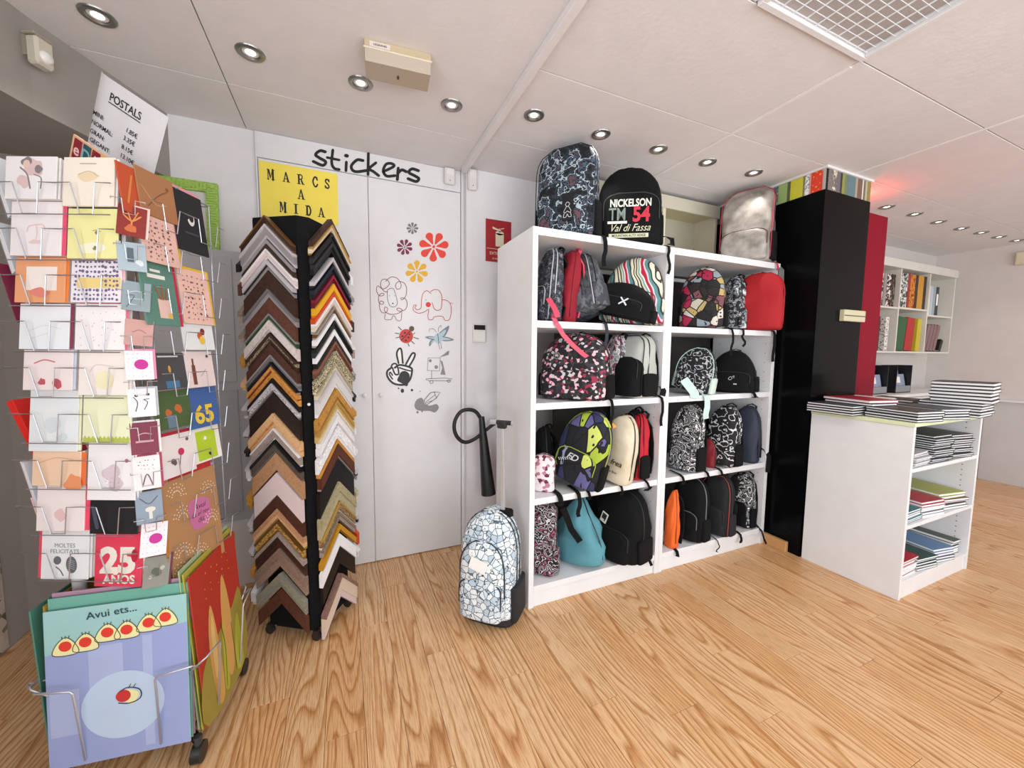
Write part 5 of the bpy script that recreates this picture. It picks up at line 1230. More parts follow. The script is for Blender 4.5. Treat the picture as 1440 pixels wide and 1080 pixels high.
# base pocket wires: two bent rods per face
for ang in (0, 90, 180, 270):
    Rz = Matrix.Rotation(R_(ang), 4, 'Z')
    for s in (-1, 1):
        P = [(s*0.19, -0.17, 0.32), (s*0.196, -0.214, 0.36), (s*0.19, -0.222, 0.365), (s*0.105, -0.226, 0.355), (s*0.100, -0.224, 0.345), (s*0.095, -0.208, 0.115), (s*0.09, -0.17, 0.11)]
        MB().tube([inb(Rz @ Vector(q)) for q in P], 0.0032, 6).build('base_pocket_wire', mat('c9ccd6', 0.3, 0.6), t, smooth=True)
MB().tube([inb((-0.18, -0.16, 0.36)), inb((-0.24, -0.165, 0.36)), inb((-0.245, -0.165, 0.345))], 0.0032, 6).build('base_pocket_wire', WIRE, t)

PM = lambda c: mat(c, 0.65)
def card(label, M4, w, h, col, layers=(), th=0.004, env=None, tilt=7, cat='greeting card', name='greeting_card', group='greeting cards on the wire stand', envd=(0.006, 0.006), roll=0.0, stack_=0, sleeve=0.0):
    """M4: frame whose x runs along the face, y into the stand, z up; origin at the card's bottom centre"""
    o = bpy.data.objects.new(name, None); C.objects.link(o); o.empty_display_size = 0.03
    o.matrix_world = M4 @ Matrix.Rotation(R_(-tilt), 4, 'X') @ Matrix.Rotation(R_(roll), 4, 'Y')
    tag(o, label, cat, group)
    cm = col if not isinstance(col, str) else PM(col)
    MB().box(-w/2, 0, 0, w/2, th, h, bev=0.0006).build('card', cm, o)
    if env: MB().box(-w/2+envd[0], th+0.0006, 0.002, w/2+envd[0], th+0.0022, h+envd[1], bev=0.0004).build('envelope', PM(env), o)
    for q in range(stack_):
        MB().box(-w/2+0.003*(q+1), th+0.003+q*0.006, 0.002, w/2+0.003*(q+1), th+0.0075+q*0.006, h-0.002*q, bev=0.0005).build('spare_card', PM(['f4f0ee', 'e6d8d8', 'dfe4ea', 'e9e2d0', '5a4a4a'][q % 5]), o)
    for k, (m, L) in enumerate(layers):
        mb = MB()
        for j, g in enumerate(L): mb.flat(g, lambda a, b: Vector((a, -0.0006-0.0002*k-0.000003*j, b)))
        q = mb.build('print', m if not isinstance(m, str) else PM(m), o, fix=False)
        if len(L) > 1: q['kind'] = 'stuff'
    return o
# ---- front face cards: card and print colours bleached, overexposure of this side painted in
TOPL = [220, 283, 362, 427, 492, 549, 634, 682, 745, 812]
TOPR = [221, 293, 366, 427, 493, 556, 622, 702, 749, 822]
def fcard(col, row, label, c, layers=(), **k):
    x0, x1 = ((-0.172, -0.022), (-0.008, 0.142))[col]
    T = TOPL if col == 0 else TOPR
    k.setdefault('tilt', 6)
    xc = (x0+x1)/2; q = lw(xc, FYL+0.004)
    zt, zb = zat(q.x, q.y, T[row]), zat(q.x, q.y, T[row+1]-1)
    h = (zt-zb)/math.cos(R_(k['tilt']))
    w = k.pop('w', x1-x0-0.004)
    k.setdefault('stack_', 2)
    return card(label, RROT @ Matrix.Translation((xc, FYL-0.010, zb)), w, h, c, layers, **k)
def blob(cx, cy, r, seed, n=9, sq=1.0):
    rr = random.Random(seed); return poly(spline([(cx+r*rr.uniform(0.65, 1.1)*math.cos(2*PI*i/n), cy+sq*r*rr.uniform(0.65, 1.1)*math.sin(2*PI*i/n)) for i in range(n)], True, 3))
def dotgrid(x0, y0, x1, y1, nx, ny, r, seed=0, jit=0.0):
    rr = random.Random(seed)
    return [disc(x0+(x1-x0)*(i+0.5)/nx+rr.uniform(-jit, jit), y0+(y1-y0)*(j+0.5)/ny+rr.uniform(-jit, jit), r*rr.uniform(0.7, 1.2), n=8) for i in range(nx) for j in range(ny)]
fcard(0, 0, 'white card with sketched caricature couple, top left of the stand', 'f3f0ef', [('e2c4c2', [blob(0.01, 0.09, 0.03, 3), blob(-0.02, 0.05, 0.02, 4)]), ('8a8284', [blob(-0.012, 0.105, 0.016, 5), blob(0.022, 0.085, 0.013, 6), stroke([(-0.03, 0.09), (-0.01, 0.07), (0.0, 0.03)], 0.004), stroke([(0.01, 0.07), (0.03, 0.06), (0.03, 0.03)], 0.003)]), ('e9c8bc', [disc(-0.012, 0.10, 0.010, 0.012)])], stack_=4)
fcard(1, 0, 'cream card with pale gold drawing, top right of the front', 'f6ecdc', [('eed8b4', [blob(0.0, 0.085, 0.035, 8, sq=0.5)]), ('c9b292', [stroke([(-0.03, 0.09), (0, 0.10), (0.03, 0.085)], 0.002), stroke([(-0.025, 0.122), (0.02, 0.122)], 0.003)])], stack_=1)
fcard(0, 1, 'white card in pink envelope with faint palm drawing', 'f5eeee', [('eccfd0', [stroke([(0, 0.04), (0.004, 0.07), (0, 0.09)], 0.003), stroke([(0, 0.09), (-0.02, 0.085), (-0.025, 0.07)], 0.004), stroke([(0, 0.09), (0.02, 0.09), (0.028, 0.075)], 0.004), blob(0, 0.04, 0.02, 3, sq=0.4)])], env='e8547a', envd=(0.010, 0.008))
fcard(1, 1, 'pale yellow card with little bee drawing', 'f3eea6', [('f7f4d8', [blob(0, 0.03, 0.05, 9, sq=0.4)]), ('8a8660', [blob(0.012, 0.075, 0.006, 2), blob(0.01, 0.03, 0.008, 3), stroke([(0.0, 0.08), (0.012, 0.083), (0.024, 0.078)], 0.0015)])], env='3a3436')
fcard(0, 2, 'orange bordered card with pale banner', 'f0a878', [('f8eee6', [rect(-0.04, 0.035, 0.05, 0.105)]), ('e88a7a', [blob(0.0, 0.03, 0.03, 2, sq=0.5)])], env='f08a3c')
fcard(1, 2, 'lilac dotted card with yellow band', 'f2ecf2', [('7a6a90', dotgrid(-0.065, 0.002, 0.068, 0.125, 12, 9, 0.0042, 1, 0.002)), ('f0d68a', [rect(-0.055, 0.042, 0.073, 0.072)])], env='f0b8c0', stack_=1)
fcard(0, 3, 'blue white card with faint leaf lines', 'f2f5f8', [('dbe3ea', [stroke([(-0.05, 0.05), (0, 0.07), (0.05, 0.06)], 0.002), stroke([(-0.04, 0.03), (0.02, 0.05)], 0.002)])], env='8a3450', envd=(0.008, 0.002))
fcard(1, 3, 'white card with tiny dots beside the pink edge', 'f8f4f4', [('e9d0d4', dotgrid(-0.06, 0.01, 0.06, 0.12, 5, 5, 0.0025, 4, 0.01))], env='e06a8a')
fcard(0, 4, 'pale pink card with red brush line and dots', 'f6e9e7', [('d8808a', [stroke([(-0.04, 0.08), (-0.01, 0.09), (0.02, 0.084)], 0.004)]), ('c85a68', [blob(-0.015, 0.025, 0.012, 3), blob(0.03, 0.02, 0.016, 4)])], env='c9d2e2', stack_=3)
fcard(1, 4, 'ivory card with pale yellow circle', 'f8efe8', [('f4ecc4', [disc(0.005, 0.045, 0.028)]), ('e8d8cc', [stroke([(-0.04, 0.07), (-0.02, 0.09), (0.03, 0.085)], 0.003)])])
fcard(0, 5, 'large pale blue card with torn looking top', 'eef3f5', [('dde6ea', [blob(0.0, 0.08, 0.03, 8), blob(0.03, 0.04, 0.015, 5)])], env='eef0c8', stack_=1)
fcard(1, 5, 'pale lime card with green grass edge', 'f1f4cf', [('bcc85a', [poly([(-0.07, 0.0)]+[(-0.07+0.14*i/24, 0.012+0.008*(i % 2)) for i in range(25)]+[(0.07, 0.0)])])], stack_=0)
fcard(0, 6, 'peach card with orange spotted corner', 'f7d4b4', [('ef9a6a', [blob(0.055, 0.01, 0.03, 3)]), ('e8b890', [stroke([(-0.05, 0.07), (0.0, 0.085), (0.05, 0.08)], 0.003)])], env='ec7a3c', envd=(0.012, -0.004))
fcard(1, 6, 'tall white card with mauve bear drawing', 'f8f5f6', [('e2cfd8', [blob(0.0, 0.08, 0.028, 5), blob(0.012, 0.05, 0.026, 6)]), ('d0708c', [disc(0.045, 0.12, 0.006)]), ('b48a9c', dotgrid(-0.02, 0.04, 0.03, 0.07, 4, 3, 0.0015, 2, 0.003))])
fcard(0, 7, 'pink wrapped white card, second from bottom left', 'f9eeee', [('efc9cc', [blob(0.0, 0.05, 0.02, 2)])], env='f0506e', envd=(0.012, 0.004))
fcard(1, 7, 'plain black card, second from bottom right', '1c1a1e', [('4a4e60', [stroke([(-0.065, 0.08), (-0.05, 0.02)], 0.012)])], stack_=0)
fp = [(0.0, 0.0)]
fcard(0, 8, "white fingerprint card reading 'Moltes Felicitats', bottom left", 'f3f6f8', [('6c7078', [disc(0.022, 0.045, 0.017, 0.026, rot=0.15), disc(-0.022, 0.058, 0.012, 0.013)]), ('c8ccd2', [stroke([(0.012, 0.03+0.006*i), (0.022, 0.034+0.006*i), (0.032, 0.03+0.006*i)], 0.0012) for i in range(5)]), ('8a8e96', [shift(text2d('MOLTES', 0.018, bold=0.0), 0, 0.098), shift(text2d('FELICITATS', 0.018, bold=0.0), 0, 0.080)]), ('55585e', [stroke([(-0.025, 0.038), (-0.012, 0.028), (-0.002, 0.012)], 0.003)])], env='f0506e', envd=(-0.014, -0.004), stack_=4)
fcard(1, 8, "red and white '25 anos' anniversary card, bottom right", 'e8405c', [('f6f0e4', [shift(text2d('25', 0.105, bold=0.05, sx=1.05), 0.0, 0.045), shift(text2d('AÑOS', 0.036, bold=0.035), 0.004, 0.010)]), ('c02040', [shift(disc(0.05, 0.095, 0.01, 0.02), 0, 0)])], env='f2b4a8', envd=(0.0, 0.016), stack_=1)
# ---- right face cards
XRF = 0.178
nR = (RROT.to_3x3() @ Vector((1, 0, 0)))
P0R = lw(XRF, 0)
exR = RROT.to_3x3() @ Vector((0, 1, 0))
def rcard(uL, uR, vT, vB, label, c, layers=(), dx=0.0, **k):
    P0 = P0R+nR*dx; vm = (vT+vB)/2
    a, b = hit(uL, vm, P0, nR), hit(uR, vm, P0, nR)
    ya, yb = (a-P0R).dot(exR), (b-P0R).dot(exR)
    q = hit((uL+uR)/2, vm, P0, nR)
    zt, zb = zat(q.x, q.y, vT), zat(q.x, q.y, vB)
    k.setdefault('tilt', 6)
    return card(label, RROT @ Matrix.Translation((XRF+dx, (ya+yb)/2, zb)) @ Matrix.Rotation(R_(90), 4, 'Z'), yb-ya, zt-zb, c, layers(yb-ya, zt-zb) if callable(layers) else layers, **k)
rcard(172, 199, 231, 300, 'orange red card behind the tan one, top of the right side', 'c8552e', lambda w, h: [('e08a4a', [stroke([(-w*0.2, h*0.2), (0, h*0.5), (w*0.2, h*0.8)], 0.006)])], dx=-0.012)
rcard(198, 249, 243, 308, 'tan brown card with swirls, top of the right side', 'b07a52', lambda w, h: [('8a5636', [stroke([(-w*0.3, h*0.2), (0, h*0.5), (w*0.3, h*0.7)], 0.003), disc(w*0.3, h*0.75, 0.006)]), ('c89a6c', [stroke([(-w*0.4, h*0.6), (-w*0.1, h*0.3), (w*0.2, h*0.35)], 0.004)])], dx=-0.008)
rcard(250, 292, 270, 356, 'black card with white crescent moon', '1d1c20', lambda w, h: [('e6e4e0', [poly([(w*0.12*math.cos(a)+0.004, h*0.58+w*0.2*math.sin(a)) for a in [R_(200+20*i) for i in range(10)]]+[(w*0.08*math.cos(a)+0.006, h*0.60+w*0.13*math.sin(a)) for a in [R_(380-20*i) for i in range(10)]])]), ('48464a', [stroke([(-w*0.2, h*0.32), (w*0.2, h*0.32)], 0.006)])], env='e89aa8', envd=(0.0, 0.012))
MOT = lambda w, h: [('a8707a', dotgrid(-w*0.42, h*0.05, w*0.36, h*0.92, 5, 9, 0.0032, 5, 0.002)), ('6a4a50', dotgrid(-w*0.38, h*0.12, w*0.36, h*0.85, 4, 5, 0.0036, 8, 0.004))]
rcard(203, 252, 306, 372, 'pink card of tiny motifs on yellow envelope, upper one', 'ecc2b4', MOT, env='e8bc2a', envd=(0.014, 0.010), dx=0.004)
rcard(258, 299, 380, 456, 'pink card of tiny motifs on yellow envelope, lower one', 'ecc2b4', MOT, env='e8bc2a', envd=(0.014, 0.010))
rcard(205, 252, 368, 458, 'green card of brushes in cup, red envelope', '5d8a7c', lambda w, h: [('e9c6bc', [rect(-w*0.1, h*0.12, w*0.28, h*0.42)]), ('f0eee8', [rect(-w*0.3, h*0.74, w*0.22, h*0.80), rect(-w*0.2, h*0.84, w*0.1, h*0.88)]), ('a8603c', [stroke([(0, h*0.42), (-w*0.12, h*0.60)], 0.005), stroke([(w*0.06, h*0.42), (w*0.06, h*0.64)], 0.006), stroke([(w*0.15, h*0.42), (w*0.2, h*0.58)], 0.005)]), ('e8c04a', [disc(w*0.2, h*0.16, 0.008)])], env='c82848', envd=(0.016, 0.008), dx=0.010)
rcard(259, 302, 456, 492, 'white card with red and yellow balloons', 'e6eaec', lambda w, h: [('d85a34', [disc(0.004, h*0.55, 0.011, 0.014)]), ('f0c840', [disc(0.012, h*0.38, 0.012, 0.015)]), ('8a2420', [disc(0.018, h*0.72, 0.010, 0.012)])])
rcard(216, 264, 496, 547, 'dark slate card with small parrot', '4a4a4c', lambda w, h: [('d8a03c', [disc(0.0, h*0.55, 0.005, 0.012)]), ('4a7aa0', [rect(-0.02, h*0.02, 0.03, h*0.22)]), ('d0d0d0', [rect(-w*0.3, h*0.88, w*0.3, h*0.92)])])
rcard(263, 303, 494, 544, 'pale pink card with wine bottle', 'e8d8d6', lambda w, h: [('7a4434', [rect(-w*0.28, h*0.08, -w*0.16, h*0.62), rect(-w*0.25, h*0.62, -w*0.19, h*0.80)]), ('b49a9c', [stroke([(0, h*0.3), (w*0.2, h*0.5)], 0.002)]), ('5a5a5c', [disc(w*0.3, h*0.86, 0.006)])])
rcard(219, 271, 549, 602, 'dark green card with painted flowers', '4a6238', lambda w, h: [('c06a34', [blob(0.02, h*0.5, 0.016, 4), blob(-0.02, h*0.42, 0.014, 6)]), ('6a8296', [rect(-w*0.2, h*0.02, w*0.05, h*0.35)])], env='c8a8ae')
rcard(267, 309, 545, 600, "blue card with big yellow '65'", '3f62a0', lambda w, h: [('e8c838', [shift(text2d('65', h*0.62, sx=1.0, bold=0.03), 0, h*0.12)])])
rcard(226, 276, 611, 668, 'white card with red poppy and red envelope', 'eae2e2', lambda w, h: [('c82a5a', [disc(w*0.12, h*0.55, 0.012)]), ('6a5c60', [blob(-w*0.12, h*0.35, 0.012, 4), stroke([(0, h*0.15), (w*0.1, h*0.5)], 0.003), disc(w*0.34, h*0.82, 0.006)])], env='b82030', envd=(0.0, 0.010), dx=0.006)
rcard(270, 312, 596, 648, 'white card with lime panel and small dog', 'eeede6', lambda w, h: [('b4d02e', [rect(-w*0.30, h*0.05, w*0.34, h*0.82)]), ('f4f4ee', [blob(0, h*0.62, 0.008, 3)]), ('1a1a1a', [blob(0.012, h*0.18, 0.007, 4)])])
def kraft(w, h):
    rr = random.Random(5); fans = []
    for cx, cy in ((-w*0.28, h*0.82), (-w*0.22, h*0.58), (w*0.30, h*0.72), (w*0.30, h*0.40), (-w*0.30, h*0.22), (w*0.0, h*0.12), (-w*0.38, h*0.05)):
        for r in (0.022, 0.034, 0.046):
            for i in range(9): a = R_(20*i+rr.uniform(-4, 4)); fans.append(disc(cx+r*math.cos(a)*0.8, cy+r*math.sin(a), 0.0026, n=6))
    return [('e9d6c0', [f for f in fans if abs(f[0][0][0]) < w*0.47 and 0.005 < f[0][0][1] < h*0.98]), ('c4709e', [poly(spline([(-w*0.05, h*0.42), (w*0.28, h*0.44), (w*0.3, h*0.66), (w*0.12, h*0.72), (-w*0.1, h*0.70)], True, 4))]), ('3a1c40', [shift(text2d('Avui', 0.028, shear=0.3), w*0.1, h*0.61), shift(text2d('és el teu', 0.022, shear=0.3), w*0.1, h*0.54), shift(text2d('dia', 0.026, shear=0.3), w*0.1, h*0.47)])]
rcard(240, 314, 667, 800, 'large kraft brown card with pink handwritten panel', 'b08458', kraft, env='b49ac0', envd=(0.002, 0.010), dx=0.016, tilt=4, name='greeting_card')
rcard(247, 306, 656, 760, 'large red card just behind the kraft brown card', 'b82a2e', (), dx=0.008, tilt=4)
rcard(233, 246, 672, 790, 'mustard edged card beside the kraft brown one', 'b87a28', (), dx=0.010, tilt=4)
# ---- mini cards on the corner
cpos = Vector((0.163, -0.176, 0))
def mini(vT, vB, label, c, layers=(), roll=0.0, yaw=45, off=0.012, **k):
    P = cpos+Vector((0.7071, -0.7071, 0))*off
    q = lw(P.x, P.y); zt, zb = zat(q.x, q.y, vT), zat(q.x, q.y, vB); h = zt-zb; w = 0.062
    k.setdefault('tilt', 12)
    return card(label, RROT @ Matrix.Translation((P.x, P.y, zb)) @ Matrix.Rotation(R_(yaw), 4, 'Z'), w, h, c, layers(w, h) if callable(layers) else layers, name='mini_card', cat='mini card', group='mini cards on the stand corner', roll=roll, th=0.003, **k)
mini(285, 332, 'dark red mini card with orange tree, topmost on the corner', '8a2a24', lambda w, h: [('d88a4a', [stroke([(0, h*0.15), (0, h*0.5)], 0.004), stroke([(-0.018, h*0.65), (0, h*0.5), (0.018, h*0.7)], 0.004), stroke([(-0.01, h*0.8), (0, h*0.5), (0.012, h*0.82)], 0.003)]), ('c86a3a', [blob(0, h*0.25, 0.014, 3)])], roll=6, env='e8d2cc')
mini(338, 381, 'grey blue mini card with dark bottle shape', 'a9bac4', lambda w, h: [('5a6a74', [rect(-0.01, h*0.3, 0.004, h*0.8)]), ('d6dee2', [blob(0.016, h*0.3, 0.01, 4)])])
mini(394, 437, 'grey mini card with pale lettering', '8fa0a6', lambda w, h: [('c9d4d6', [stroke([(-0.018, h*0.6), (0, h*0.68), (0.018, h*0.62)], 0.002), stroke([(-0.014, h*0.4), (0.014, h*0.42)], 0.002)]), ('5d6c72', [stroke([(-0.02, h*0.1), (-0.005, h*0.5), (-0.02, h*0.5)], 0.002)])], roll=5)
mini(448, 486, 'dusty pink mini card under the grey one', 'c79a92', lambda w, h: [('a8766e', [stroke([(-0.014, h*0.5), (0.0, h*0.6), (0.014, h*0.5)], 0.003)])], roll=6)
MGC = lambda w, h: [('d8a8bc', dotgrid(-0.028, 0.004, 0.028, h*0.95, 6, 6, 0.0013, 3, 0.002)), ('c02890', [disc(0.004, h*0.52, 0.0155)])]
mini(492, 534, 'white mini card with magenta circle, upper of two', 'f0e6ea', MGC, env='f090b0')
mini(546, 586, 'white mini card with black cartoon sketches', 'e8e8ea', lambda w, h: [('3a3a3e', [stroke([(-0.015, h*0.2), (-0.01, h*0.5), (-0.018, h*0.7)], 0.002), stroke([(0.004, h*0.25), (0.012, h*0.5), (0.004, h*0.6), (0.016, h*0.62)], 0.002), disc(-0.012, h*0.75, 0.004), disc(0.014, h*0.78, 0.004)])], env='b9bcc2')
mini(594, 638, 'maroon mini card with pale lettering', '7e3044', lambda w, h: [('c89aa4', [stroke([(-0.014, h*0.6), (0.0, h*0.65), (0.016, h*0.6)], 0.003), rect(-0.02, h*0.36, 0.02, h*0.42)])], env='e9e6e4', stack_=2)
mini(642, 688, 'white mini card with grey ribbon drawing', 'ece6e6', lambda w, h: [('6a6468', dotgrid(-0.02, h*0.55, 0.02, h*0.9, 4, 3, 0.0016, 2, 0.003)+[stroke([(-0.012, h*0.1), (0, h*0.45), (0.012, h*0.1)], 0.003)])], env='a83a5c')
mini(692, 735, 'blue grey mini card with mushroom', '8a98a8', lambda w, h: [('d8d6ca', [disc(0.002, h*0.42, 0.012, 0.008), rect(-0.002, h*0.12, 0.006, h*0.4)]), ('5a6472', [stroke([(-0.02, h*0.8), (0.0, h*0.6), (0.02, h*0.8)], 0.003)])])
mini(738, 782, 'white mini card with magenta circle, lower of two', 'f0e6ea', MGC, roll=6)
mini(786, 826, 'grey green photo mini card, lowest on the corner', '8a8a80', lambda w, h: [('5c6258', [blob(0.0, h*0.5, 0.014, 4)]), ('b9bab0', [blob(0.012, h*0.6, 0.007, 5), blob(-0.014, h*0.35, 0.006, 6)])], roll=8, env='6a2a34', stack_=2)
# ---- cards on the left face, seen from the end
nL = RROT.to_3x3() @ Vector((0, 1, 0))
def lcard(uB, vT, vB, label, c, w=0.13, env=None, tilt=-14, **k):
    q = RROT.inverted() @ hit(uB, vB, lw(-0.2, -0.17), nL)
    xb = min(q.x, -0.178); p_ = lw(xb, -0.1); zt, zb = zat(p_.x, p_.y, vT), zat(p_.x, p_.y, vB)
    return card(label, RROT @ Matrix.Translation((xb, -0.165+w/2, zb)) @ Matrix.Rotation(R_(-90), 4, 'Z'), w, zt-zb, c, (), env=env, tilt=tilt, **k)
lcard(8, 232, 318, 'grey blue cards at the left edge, top row end-on', '8a94a4', stack_=3)
lcard(14, 322, 392, 'pale grey cards at the left edge, second row end-on', 'c4c9cf', stack_=3)
lcard(22, 378, 456, 'green and maroon cards at the left edge, third row end-on', '3f7a5c', env='8a2848', stack_=0)
lcard(47, 556, 642, 'bright red envelope sticking out at the left edge', 'e0241c', th=0.022, tilt=-22)
lcard(46, 640, 705, 'grey mauve cards at the left edge, lower row end-on', '9a8488', stack_=3)
lcard(66, 690, 752, 'pink edged cards at the left edge, lowest row end-on', 'd02a52', env='f0c8cc', stack_=1)

# ---- big cards in the base
def bframe(ang): return BROT @ Matrix.Rotation(R_(ang), 4, 'Z')
def bcard(ang, xc, yy, z, w, h, label, c, layers=(), tilt=3, **k):
    return card(label, bframe(ang) @ Matrix.Translation((xc, yy, z)), w, h, c, layers, tilt=tilt, name='giant_card', cat='greeting card', group='giant cards in the stand base', **k)
TEALC = '9ccac8'; LILC = '9aa6d6'
W2 = 0.178
def chick(cx, cy, s):
    body = poly(spline([(cx-0.030*s, cy-0.018*s), (cx-0.024*s, cy+0.006*s), (cx-0.006*s, cy+0.026*s), (cx+0.008*s, cy+0.026*s), (cx+0.024*s, cy+0.006*s), (cx+0.031*s, cy-0.018*s), (cx, cy-0.024*s)], True, 4))
    return body, disc(cx, cy+0.003*s, 0.0155*s), [stroke([(cx+dx*s, cy+0.026*s), (cx+dx*1.3*s, cy+0.034*s)], 0.002*s) for dx in (-0.006, 0.001, 0.008)]
CH = [(-0.128, 0.372), (-0.080, 0.378), (-0.026, 0.400), (0.022, 0.402), (0.078, 0.416), (0.122, 0.428)]
CH = [(x, y-(x+0.14)*0.04) for x, y in CH]
bodies = [chick(x, y, 1.0) for x, y in CH]
outl = [stroke([(x-0.030, y-0.020), (x-0.024, y+0.006), (x-0.006, y+0.027), (x+0.008, y+0.027), (x+0.025, y+0.006), (x+0.031, y-0.020), (x, y-0.026)], 0.0022, True, k=4) for x, y in CH]
big = [rect(-W2+0.002, 0.002, W2-0.002, 0.355)]
lays = [('98a5d4', [poly([(-W2+0.001, 0.001), (W2-0.001, 0.001), (W2-0.001, 0.395), (-W2+0.001, 0.352)])]),
        ('abb7de', [rect(-0.075, 0.13, 0.01, 0.36), rect(0.06, 0.02, 0.085, 0.372), rect(-0.17, 0.10, -0.10, 0.24)]), ('bacfe8', [disc(0.008, 0.165, 0.105, n=48)]),
        ('ece7a8', [b for b, _, _ in bodies]), ('4a4a3c', outl+[s for _, _, L in bodies for s in L]), ('dc3a2a', [d for _, d, _ in bodies]),
        ('22404a', [shift(text2d('Avui ets...', 0.032, bold=0.006), -0.012, 0.450, 0.06)]),
        ('ece7a8', [blob(0.026, 0.188, 0.025, 12)]), ('c8302c', [disc(0.008, 0.192, 0.019)]), ('2a2a2a', [stroke([(0.0, 0.208), (0.02, 0.216), (0.048, 0.206), (0.054, 0.186), (0.045, 0.172), (0.02, 0.166), (-0.004, 0.172)], 0.003), stroke([(0.022, 0.214), (0.028, 0.226)], 0.002), stroke([(0.034, 0.214), (0.04, 0.224)], 0.002)])]
bcard(0, -0.006, -0.205, 0.098, 2*W2, 0.485, "giant teal and lilac chick card reading 'Avui ets...' in front base pocket", TEALC, lays)
bcard(0, -0.005, -0.190, 0.098, 2*W2-0.002, 0.515, 'giant teal card in clear sleeve just behind the chick card', '6fae9c', (), tilt=3)
bcard(0, -0.004, -0.178, 0.098, 2*W2-0.004, 0.525, 'giant mauve edged card third in the front base pocket', 'b08aa0', (), tilt=3)
tul = lambda w, h: [('a0903a', [poly(spline([(-w*0.48, 0.003), (-w*0.46, h*0.35), (-w*0.1, h*0.45), (w*0.25, h*0.5), (w*0.47, h*0.55), (w*0.48, 0.003)], True, 4))]), ('d8a45a', [poly(spline([(-w*0.25, 0.02), (-w*0.30, h*0.45), (-w*0.2, h*0.70), (-w*0.12, h*0.45), (-w*0.10, 0.02)], True, 4)), poly(spline([(w*0.02, h*0.10), (w*0.0, h*0.55), (w*0.1, h*0.80), (w*0.2, h*0.5), (w*0.16, h*0.1)], True, 4))]), ('e6c27a', [poly(spline([(-w*0.24, h*0.2), (-w*0.24, h*0.5), (-w*0.18, h*0.62), (-w*0.17, h*0.3)], True, 4))]), ('b8b83c', [poly(spline([(-w*0.08, 0.02), (-w*0.05, h*0.3), (0.0, h*0.5), (w*0.02, h*0.05)], True, 4)), poly(spline([(w*0.2, 0.02), (w*0.25, h*0.3), (w*0.35, h*0.4), (w*0.38, h*0.02)], True, 4))]), ('5a4a20', [stroke([(-w*0.05, 0.02), (w*0.0, h*0.3), (-w*0.04, h*0.5)], 0.004), stroke([(w*0.2, 0.02), (w*0.18, h*0.4)], 0.004)]), ('e8b838', dotgrid(-w*0.3, h*0.75, w*0.3, h*0.95, 5, 3, 0.003, 4, 0.01))]
bcard(90, 0.0, -0.205, 0.098, 0.345, 0.53, 'giant red card with painted tulips on the right base side', 'b4301e', tul(0.345, 0.53))
bcard(90, 0.004, -0.192, 0.098, 0.35, 0.545, 'giant olive edged card behind the tulip card', 'b4aa3c', ())
bcard(90, 0.008, -0.180, 0.098, 0.35, 0.555, 'giant pale green card third in the right base pocket', 'a8bc8c', ())
bcard(-90, 0.0, -0.204, 0.098, 0.345, 0.49, 'giant dark teal card leaning in the left base pocket', '4f8a78', [('3a4a78', [rect(-0.17, 0.002, 0.17, 0.34)])], tilt=-2)
bcard(-90, 0.0, -0.188, 0.098, 0.345, 0.50, 'giant ochre card behind the dark teal one', '9c8230', (), tilt=0)
bcard(180, 0.0, -0.195, 0.098, 0.345, 0.52, 'giant ochre card in the rear base pocket', '8a6f22', (), tilt=0)

# ---- price sign and header sign on top
TLc, TRc, BLc = pd(135, 97, 1.27), pd(237, 165, 1.26), pd(111, 222, 1.36)
exs = (TRc-TLc); wS = exs.length; exs = exs/wS; dn = (BLc-TLc); dn = (dn-exs*dn.dot(exs)).normalized(); ezs = -dn
nfs = ezs.cross(exs); hS = 0.285
Ms = Matrix((exs, nfs, ezs)).transposed().to_4x4(); Ms.translation = TLc
t = bpy.data.objects.new('price_sign', None); C.objects.link(t); t.matrix_world = Ms
tag(t, "tilted white paper price list headed 'POSTALS' on top of the card stand", 'sign')
iM = Ms.inverted()
def curl(a, b):
    q = max(0, 0.16-a)/0.16
    return Vector((a*wS-(0.010*q*q), 0.022*q*q, b))
mb = MB(); NX, NY = 12, 8
vs = [curl(i/NX, -hS*j/NY) for j in range(NY+1) for i in range(NX+1)]
mb.add(vs+[v+Vector((0, 0.0006, 0)) for v in vs], [(j*(NX+1)+i, j*(NX+1)+i+1, (j+1)*(NX+1)+i+1, (j+1)*(NX+1)+i) for j in range(NY) for i in range(NX)]+[(k+i+1+j*(NX+1), k+i+j*(NX+1), k+i+(j+1)*(NX+1), k+i+1+(j+1)*(NX+1)) for k in ((NX+1)*(NY+1),) for j in range(NY) for i in range(NX)])
mb.build('sheet', mat('e9e7ea', 0.7), t, smooth=True, fix=False)
def anc(u, v):
    q = iM @ hit(u, v, TLc, nfs)
    return lambda a, b: Vector((q.x+a, -0.0016, q.z+b))
mb = MB()
mb.flat(text2d('POSTALS', 0.035, bold=0.012, sx=0.93), anc(176, 155)).flat(rect(-0.066, -0.0085, 0.066, -0.0055), anc(176, 155))
for tx_, u, v in [('MINI:', 131, 160), ('NORMAL:', 129, 173), ('GRAN:', 127, 185.5), ('GEGANT:', 126.5, 198), ('1.85€', 177, 185), ('3.35€', 173.5, 196), ('8.15€', 171, 208), ('13.10€', 169, 220)]:
    mb.flat(text2d(tx_, 0.0205, 'LEFT', bold=0.012), anc(u, v))
tag(mb.build('lettering', INK, t, fix=False), kind='stuff')
a_, b_ = spin.matrix_world.inverted() @ pd(170, 228, 1.40), spin.matrix_world.inverted() @ pd(168, 180, 1.36)
MB().tube([Vector((0, 0, 1.88)), Vector((a_.x, a_.y, 1.885)), a_, b_], 0.003, 6).build('sign_rod', WIRE, spin)
P0 = pd(170, 170, 1.33); nf = (P0-EYE); nf.z = 0; nf.normalize()
P0 = pd(135, 205, 1.20)
